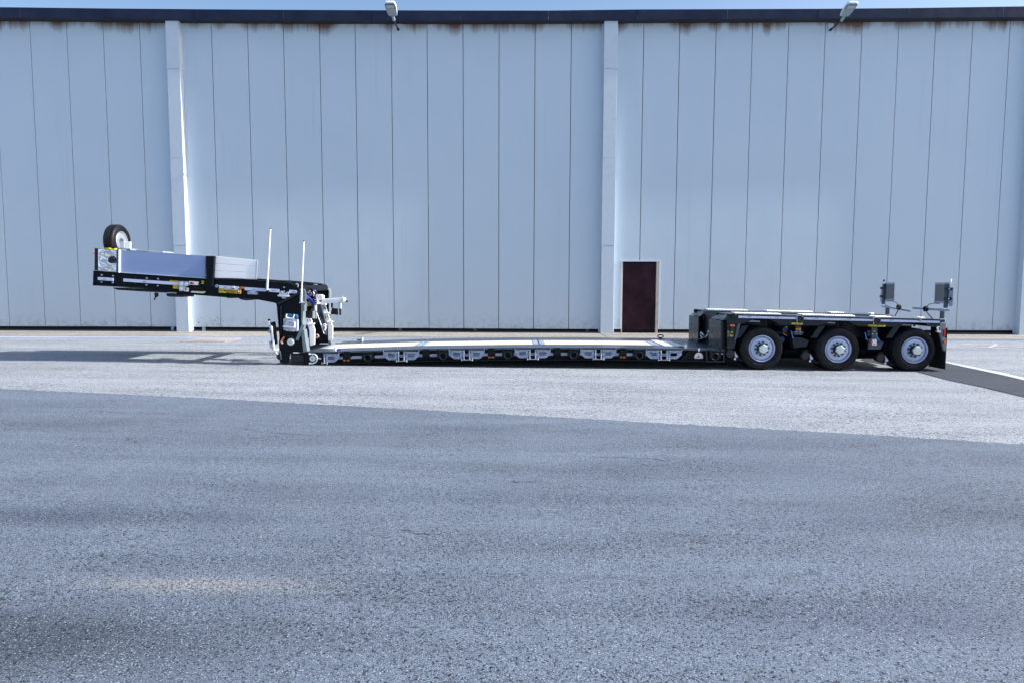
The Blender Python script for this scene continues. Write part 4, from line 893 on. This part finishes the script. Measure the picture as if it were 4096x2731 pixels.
# deck side beams with wheel arches
btop = [(2920, 1256.5), (3188, 1263), (3494, 1271), (3762, 1278)]
def beam_loop():
    L = [(2908, 1256), (3762, 1278), (3762, 1316), (3752, 1313)]
    def arch(xr, yr, xl, yl, top, xt0, xt1):
        out = [(xr, yr)]
        for t in frange(0, 1, 9):
            out.append((xr + (xt1 - xr) * math.sin(t * math.pi / 2), yr + (top - yr) * (1 - math.cos(t * math.pi / 2)) ** 1.0 if False else yr + (top - yr) * math.sin(t * math.pi / 2) ** 1.15))
        for t in frange(1, 0, 9):
            out.append((xl + (xt0 - xl) * math.sin(t * math.pi / 2), yl + (top - yl) * math.sin(t * math.pi / 2) ** 1.15))
        return out
    L += arch(3744, 1310, 3575, 1308, 1286, 3650, 3690) + arch(3432, 1305, 3274, 1303, 1279, 3345, 3385) + arch(3127, 1300, 2967, 1295, 1273, 3030, 3070)
    L += [(2908, 1294)]
    return L
bl = beam_loop()
sb = PP('bogie_side', bl, YN + .01, .05, M['bogie'])
off = Vector((0, YF - YN - .06, 0))
MB().prism([P(x, y, YN + .01) + off for x, y in bl], (0, .05, 0)).build('bogie_side', M['bogie'], tr)
# deck tops (two wheel housings and a sunken middle)
def slab(px0, py0, px1, py1, y0, y1, t, name, mt, **k):
    A, B = P(px0, py0, YN), P(px1, py1, YN)
    return MB().prism([Vector((A.x, y0, A.z)), Vector((B.x, y0, B.z)), Vector((B.x, y0, B.z - t)), Vector((A.x, y0, A.z - t))], (0, y1 - y0, 0)).build(name, mt, tr, **k)
slab(2921, 1256.5, 3762, 1278, YN, 15.2, .03, 'wheel_cover', M['bogie'], bevel=.004); slab(2921, 1256.5, 3762, 1278, 16.06, YF, .03, 'wheel_cover', M['bogie'], bevel=.004)
slab(2915, 1283, 3762, 1303, 15.2, 16.06, .03, 'centre_deck', M['bogie'])
slab(2915, 1260, 3700, 1280, 15.19, 15.215, .45, 'inner_wall', M['bogie'])
A, B = P(2905, 1259, YN), P(3560, 1274, YN); A2, B2 = P(2905, 1300, YN), P(3660, 1300, YN)
MB().prism([Vector((A.x, 16.05, A.z)), Vector((B.x, 16.05, B.z)), Vector((B2.x, 16.05, B2.z)), Vector((A2.x, 16.05, A2.z))], (0, .02, 0)).build('inner_wall', M['deck'], tr)
A = P(2908, 1290, YN); B = P(3750, 1420, YN)
MB().box(A.x, B.x, 15.30, 15.96, .42, A.z).build('chassis_spine', M['paint'], tr)
for x in (3047.5, 3353, 3659.5):  # tanks and blocks here added to hide lit ground between the wheels
    X = P(x, 1397, YN).x
    MB().box(X - .14, X + .14, 14.95, 16.4, .30, .56).build('axle_beam', M['paint'], tr, bevel=.02)
    for Y_ in (15.12, 16.14): MB().tube((X - .85, Y_, .34), (X - .2, Y_, .34), .16, n=20).tube((X - .88, Y_, .34), (X - .85, Y_, .34), .1, .16, n=20).build('air_tank', M['paint'], tr)
    MB().box(X - .95, X - .5, 15.3, 15.98, .16, .42).build('gap_block', M['paint'], tr, bevel=.03)
# aluminium tread plates, bumpy
def tread(x0, x1, Y0, Y1, nz, name='tread_plate', mt=M['alu']):
    A, B = P(x0, interp(btop, x0), YN), P(x1, interp(btop, x1), YN)
    lf = lambda X: A.z + (B.z - A.z) * (X - A.x) / (B.x - A.x)
    mb = MB().loft([A.x, B.x], Y0, Y1, lambda x: lf(x) + .018, lambda x: lf(x) + .001)
    n = int((B.x - A.x) / .055)
    for q in range(n):
        c = A.x + (q + .5) * (B.x - A.x) / n
        for yy in frange(Y0 + .04, Y1 - .04, 5): mb.tube((c, yy, lf(c) + .016), (c, yy, lf(c) + .028), .021, .014, n=8)
    return mb.build(name, mt, tr)
for a, b in ((2950, 3140), (3224, 3440), (3520, 3725)): tread(a, b, 14.5, 14.82, 0); tread(a, b, 16.55, 16.85, 0)
for a, b, s in ((2954, 3187, 1), (3216, 3494, 1), (3523.5, 3759.5, 1)):
    y0, y1 = interp(btop, a) + 2.5, interp(btop, b) + 2.0
    s_ = PP('reflective_strip', [(a, y0), (b, y1), (b, y1 + 12.5), (a, y0 + 12.5)], YN + .004, .01, M['strip'], sb)
    for t in (.15, .62):
        x = a + (b - a) * t; y = y0 + (y1 - y0) * t + 5.5; PP('tape_mark', rect(x, y, x + 16, y + 1.6, .05), YN + .002, .003, M['paint'], s_)
for a, b, y in ((3188.5, 3214.5, 1262.5), (3495.5, 3522, 1270.5)):
    o = PP('ring_pocket', rect(a, y, b, y + 27, .02), YN - .012, .03, M['blackplastic'], sb, bevel=.003)
    PP('pocket_edge', rect(a - 1, y, a + 1, y + 27), YN - .018, .02, M['silver'], o); PP('pocket_edge', rect(a, y - 1, a + 18, y + 1, .02), YN - .018, .02, M['silver'], o)
    p = P(a + 14, y + 13, YN - .03); MB().lathe([(.036, 0), (.05, -.012), (.062, 0), (.05, .012), (.036, 0)], 20, p).build('lashing_ring', M['bogie'], o)
p = P(2935, 1264.5, YN - .02); o = MB().lathe([(.028, 0), (.04, -.018), (.052, 0), (.04, .012), (.028, 0)], 24, p).build('lashing_ring', M['bogie'], sb); disc('ring_hole', 2935, 1264.5, 6, YN - .012, .01, M['blackplastic'], o)
def band(x0, x1, y, lab=None):
    o = PP('yellow_sticker', rect(x0, y, x1, y + 6.5, .02), YN + .006, .006, M['yellow'], sb); n = int((x1 - x0) / 5)
    for q in range(n):
        a = x0 + 1 + q * 5; hh = rs.choice((2, 3.5, 3)); PP('print_mark', rect(a, y + 3.2 - hh / 2, a + rs.choice((2, 3, 4)), y + 3.2 + hh / 2), YN + .004, .002, M['letter'], o)
band(3166, 3211, 1291.5); band(3473, 3541, 1299.5)
disc('warning_dot', 3683, 1281, 3.4, YN - .001, .006, M['yellow'], sb)
# slanted front corner blocks and front pillars
def front_col(y0, y1, px_off=0):
    X = BX0; zt0 = P(2907, 1284, YN).z; zl = zt(bx1) + .01
    c = MB().box(X, X + .03, y0, y1, zl - .12, zt0).build('front_pillar', M['bogie'], tr, bevel=.008); MB().box(X + .03, X + .3, y0 + .1, y1, zl - .1, zt0 - .01).build('pillar_body', M['paint'], c)
    Z1 = P(2920, 1256.4, YN).z; X1 = P(2920, 1256.4, YN).x
    mb = MB(); a = [(X + .03, y0, zt0 + .012), (X + .03, y1 + .02, zt0 + .012), (X1 + .07, y1 - .1, Z1), (X1 - .0, y0, Z1), (X1 + .14, y0 + .04, zt0 + .012), (X1 + .14, y1 + .02, zt0 + .012), (X1 + .14, y1 - .1, Z1), (X1 + .14, y0 + .04, Z1)]
    mb.add(a, [(0, 3, 2, 1), (4, 5, 6, 7), (0, 1, 5, 4), (3, 7, 6, 2), (0, 4, 7, 3), (1, 2, 6, 5)]); mb.build('pillar_cap', M['bogie'], c, bevel=.005)
front_col(YN + .0, 15.19); front_col(16.06, 16.93)
MB().box(BX0 + .12, BX0 + .15, 15.19, 16.06, zt(bx1) - .1, P(2907, 1270, YN).z).build('front_recess', M['paint'], tr)
xm = BX0 + .05; 
MB().path([(xm, 15.75, .62), (xm - .04, 15.85, .68), (xm - .02, 15.95, .62), (xm, 15.9, .55)], .02).tube((xm, 15.35, .7), (xm, 15.6, .58), .025).tube((xm - .02, 15.3, .74), (xm, 15.36, .68), .035).build('hydraulic_coupling', M['silver'], tr)
MB().path([(xm - .03, 16.0, .52), (xm - .05, 15.7, .56), (xm - .03, 15.3, .66)], .008).build('hydraulic_pipe', M['alu'], tr)
fp = PP('control_panel', [(2908, 1295), (2960, 1295), (2950, 1330), (2938, 1392), (2908, 1396)], YN + .03, .05, M['bogie'])
oval(2930, 1302.5, 9.5, 4, YN + .01, fp); disc('round_button', 2929, 1317, 7, YN + .0, .04, M['blackplastic'], fp)
sticker(2925, 2932, 1326, 1332.5, 0, fp, YN + .02); sticker(2919.5, 2932.5, 1340, 1346, 0, fp, YN + .02); sticker(2911, 2914, 1322, 1328, 0, fp, YN + .02); sticker(2911, 2914, 1340, 1346, 0, fp, YN + .02)
PP('panel_edge', [(2950, 1296), (2962, 1296), (2950, 1345), (2941, 1364), (2936, 1366)], YN + .0, .05, M['deck'], fp, bevel=.004)
for x, y in ((2913, 1330), (2920, 1330), (2913, 1337), (2920, 1337)): disc('bolt', x, y, 1.3, YN + .02, .02, M['silver'], fp, n=8)
# mudguard wings, hangers and swing arms between the wheels
for x in (2967, 3274, 3575):
    PP('mudguard', [(x + 2, 1303), (x + 28, 1303), (x - 6, 1352), (x - 32, 1352)], YN + .10, .4, M['bogie'], bevel=.006)
for x, y in ((2920.5, 1413), (3221, 1421.5), (3522, 1430)):
    a = PP('swing_arm', smooth_loop([(x - 16, y - 8), (x - 8, y - 24), (x + 12, y - 24), (x + 16, y - 6), (x + 38, y + 16), (x + 60, y + 26), (x + 58, y + 34), (x + 8, y + 22), (x - 14, y + 12)], 3, 8), YN + .10, .16, M['paint'], bevel=.008)
    disc('arm_bearing', x, y, 17.5, YN + .07, .05, M['bogie'], a, n=32); disc('bearing_cap', x, y, 14, YN + .05, .04, M['blackplastic'], a, n=32)
    PP('brake_lever', [(x + 18, y - 10), (x + 24, y), (x + 32, y + 10), (x + 27, y + 16), (x + 19, y + 14), (x + 20, y + 4)], YN + .05, .03, M['galv'], a); PP('brake_nut', rect(x + 16, y + 18, x + 23, y + 25), YN + .05, .03, M['silver'], a)
h1 = PP('hanger', [(3183, 1303), (3205, 1303), (3205, 1325), (3216, 1328), (3208, 1340), (3178, 1340), (3172, 1328), (3183, 1325)], YN + .12, .05, M['deck']); oval(3194, 1317, 10, 4.2, YN + .09, h1)
for x in (3185, 3202): disc('bolt', x, 1328, 1.6, YN + .10, .03, M['signwhite'], h1, n=8)
PP('valve_housing', [(3168, 1349), (3205, 1350), (3238, 1362), (3226, 1388), (3175, 1393)], YN + .14, .4, M['bogie'], bevel=.015)
for x, y in ((3141, 1320), (3128, 1358)): disc('air_tank', x, y, 11, YN + .35, .5, mat('blue_tank', (.02, .05, .2), .4))
MB().path([P(3133, 1329, YN + .33), P(3139, 1338, YN + .33), P(3148, 1343, YN + .33)], .010).build('orange_hose', M['orange'], tr); disc('yellow_plug', 3146, 1309, 3.2, YN + .33, .04, M['yellow'])
for x, y, e in ((3165, 1324, 1350), (3460, 1330, 1357), (3505, 1340, 1354)): MB().tube(P(x, y, YN + .1), P(x + 6, e, YN + .1), .009).tube(P(x + 6, e - 2, YN + .1), P(x + 6, e + 2, YN + .1), .018).build('lever', mat('blue_lever', (.08, .2, .7), .4), tr)
h2 = PP('hanger', [(3487, 1310), (3509, 1310), (3509, 1352), (3520, 1356), (3523, 1396), (3474, 1397), (3474, 1358), (3487, 1352)], YN + .10, .05, M['deck'])
for x, y in ((3490.5, 1336), (3507.5, 1336), (3498, 1325)): disc('bolt', x, y, 1.8, YN + .08, .03, M['signwhite'], h2, n=8)
PP('switch_plate', smooth_loop([(3488.5, 1357), (3507, 1357), (3507, 1381), (3488.5, 1381)], 3, 4), YN + .085, .02, M['signwhite'], h2)
for x, y in ((3498, 1359.5), (3492, 1362), (3503, 1362), (3505, 1368), (3503, 1373), (3497, 1378)): disc('symbol', x, y, 1.1, YN + .082, .004, M['letter'], h2, n=8)
PP('symbol_bar', rect(3493, 1374.5, 3502, 1376), YN + .082, .004, M['letter'], h2)
disc('red_button', 3486, 1369, 5, YN + .05, .05, M['red'], h2); disc('socket', 3516, 1369, 4, YN + .08, .04, M['blackplastic'], h2)
PP('gauge_box', rect(3471, 1322, 3483, 1344), YN + .15, .08, M['deck'])
PP('side_wing', [(3520, 1362), (3535, 1368), (3524, 1395), (3518, 1396)], YN + .12, .3, M['darkblue'])
for x, y, w_ in ((2990, 1281, 50), (3295, 1287, 46), (3600, 1296, 46)): PP('rating_plate', rect(x, y, x + w_, y + 6, .05), YN + .30, .02, M['galv']) 
for x in (3063, 3350, 3657): MB().tube(P(x, 1285, YN + .28), P(x, 1306, YN + .28), .022).build('damper', M['blackplastic'], tr)
# rear end
rp = PP('rear_plate', [(3760, 1292.5), (3783, 1292.5), (3782, 1320), (3779, 1351), (3787, 1354), (3785, 1403), (3775, 1403.5), (3759, 1330)], YN - .0, .05, M['greyplate'], bevel=.006)
PP('rear_socket', [(3761, 1275.5), (3784, 1277), (3783.5, 1292), (3774, 1294), (3762, 1291)], YN - .0, .06, M['silver'], rp, bevel=.006)
for a, b in ((3763.5, 3771), (3773, 3780)): PP('socket_hole', rect(a, 1278, b, 1290), YN - .01, .02, M['blackplastic'], rp)
disc('tow_eye', 3786, 1309, 4, YN + .0, .05, M['galv'], rp)
PP('tail_light', [(3777, 1317), (3783, 1318), (3782, 1344), (3776, 1347.5)], YN - .03, .2, M['red'], rp, bevel=.003)
disc('round_tail_light', 3779, 1367.5, 6, YN - .03, .04, M['red'], rp); disc('light_centre', 3780, 1367, 3.2, YN - .036, .01, M['orange'], rp)
MB().bar(P(3746, 1308, YN), P(3757, 1308, YN), .03, .02).tube(P(3748, 1309, YN), P(3751, 1320, YN), .018).bar(P(3745, 1325, YN), P(3761, 1327, YN), .05, .04).build('work_lamp', M['silver'], rp)
Xf = P(3783, 1403, YN).x
MB().box(Xf, Xf + .012, YN + .0, YN + .56, P(3784, 1476.5, YN).z, P(3783, 1310, YN).z).build('mudflap', M['black'], tr); MB().box(Xf, Xf + .012, YF - .56, YF, P(3784, 1476.5, YN).z, P(3783, 1310, YN).z).build('mudflap', M['black'], tr)
MB().box(Xf - .08, Xf + .01, YN + .06, YF, P(3784, 1312, YN).z, P(3783, 1283, YN).z).build('rear_beam', M['bogie'], tr)
# rear marker boards on telescopic arms
XB = P(3761, 1240, 14.55).x
def marker(yo, ye, s, zb, zt_, zp0):
    """yo: outer edge, ye: end of arm; s=+1 near side"""
    Xb = XB + .05; za = P(3761, 1240, 14.55).z
    ar = MB().bar((Xb, yo - s * .03, za), (Xb, ye, za - (0 if s > 0 else .07)), .038, .045).build('marker_arm', M['galv'], tr)
    MB().box(Xb - .03, Xb + .03, yo + s * .22 - .03, yo + s * .22 + .03, zp0, za - .02).build('arm_post', M['deck'], ar); MB().box(Xb - .035, Xb + .035, yo + s * .16, yo + s * .16 + s * .14, za - .03, za + .03).build('arm_clamp', M['galv'], ar)
    bd = MB().box(Xb - .012, Xb, min(yo, yo + s * .50), max(yo, yo + s * .50), zb, zt_).build('marker_board', M['galv'], tr)
    y0, y1 = sorted((yo + s * .13, yo + s * .47)); MB().box(Xb - .02, Xb - .013, y0, y1, zb + .045, zt_ - .04).build('board_panel', M['boardback'], bd)
    y0, y1 = sorted((yo + s * .02, yo + s * .11)); MB().box(Xb - .05, Xb - .013, y0, y1, zb - .09, zt_ - .03).build('board_channel', M['deck'], bd)
    br = MB().box(Xb - .008, Xb + .0, min(yo, yo - s * .12), max(yo, yo - s * .12), zb - .05, zt_ - .1).build('lamp_bracket', M['galv'], bd)
    for z in (zb + .1, zt_ - .13):
        MB().tube((Xb - .015, yo - s * .06, z), (Xb - .05, yo - s * .06, z), .03, n=16).build('lamp', M['blackplastic'], br); MB().tube((Xb - .05, yo - s * .06, z), (Xb - .056, yo - s * .06, z), .018, n=12).build('lamp_lens', M['silver'], br)
        MB().tube((Xb - .05, yo + s * .065, z), (Xb - .06, yo + s * .065, z), .03, n=16).build('lamp_hole', M['blackplastic'], bd)
    MB().tube((Xb, yo, zt_ - .02), (Xb, yo, zt_ + .03), .016).build('beacon_stem', M['silver'], bd); MB().tube((Xb, yo, zt_ + .025), (Xb, yo, zt_ + .075), .024, .02, n=14).build('beacon', M['blackplastic'] if s < 0 else M['alu'], bd)
    c = Vector((Xb - .03, yo + s * .75, za)); mb = MB()
    for q in range(3): mb.path([c + Vector((.02 * q - .02, .055 * math.cos(t), .05 * math.sin(t))) for t in frange(0, 6.28, 10)], .013)
    mb.path([c, c + Vector((0, -s * .05, -.08)), c + Vector((.02, -s * .33, -.26))] if s > 0 else [c, c + Vector((0, .03, -.08)), c + Vector((.02, .2, -.24))], .011)
    mb.path([c + Vector((0, 0, .04)), c + Vector((0, -s * .1, .1)), c + Vector((0, -s * .28, .13)), c + Vector((-.02, -s * .5, .125))], .007); mb.build('cable_coil', M['blackplastic'], ar)
ztn = P(3762, 1131, 14.5).z
marker(14.34, 15.62, 1, ztn - .43, ztn, P(3761, 1277, 14.5).z); marker(16.90, 15.70, -1, ztn - .43, ztn + .0, P(3761, 1277, 14.5).z)
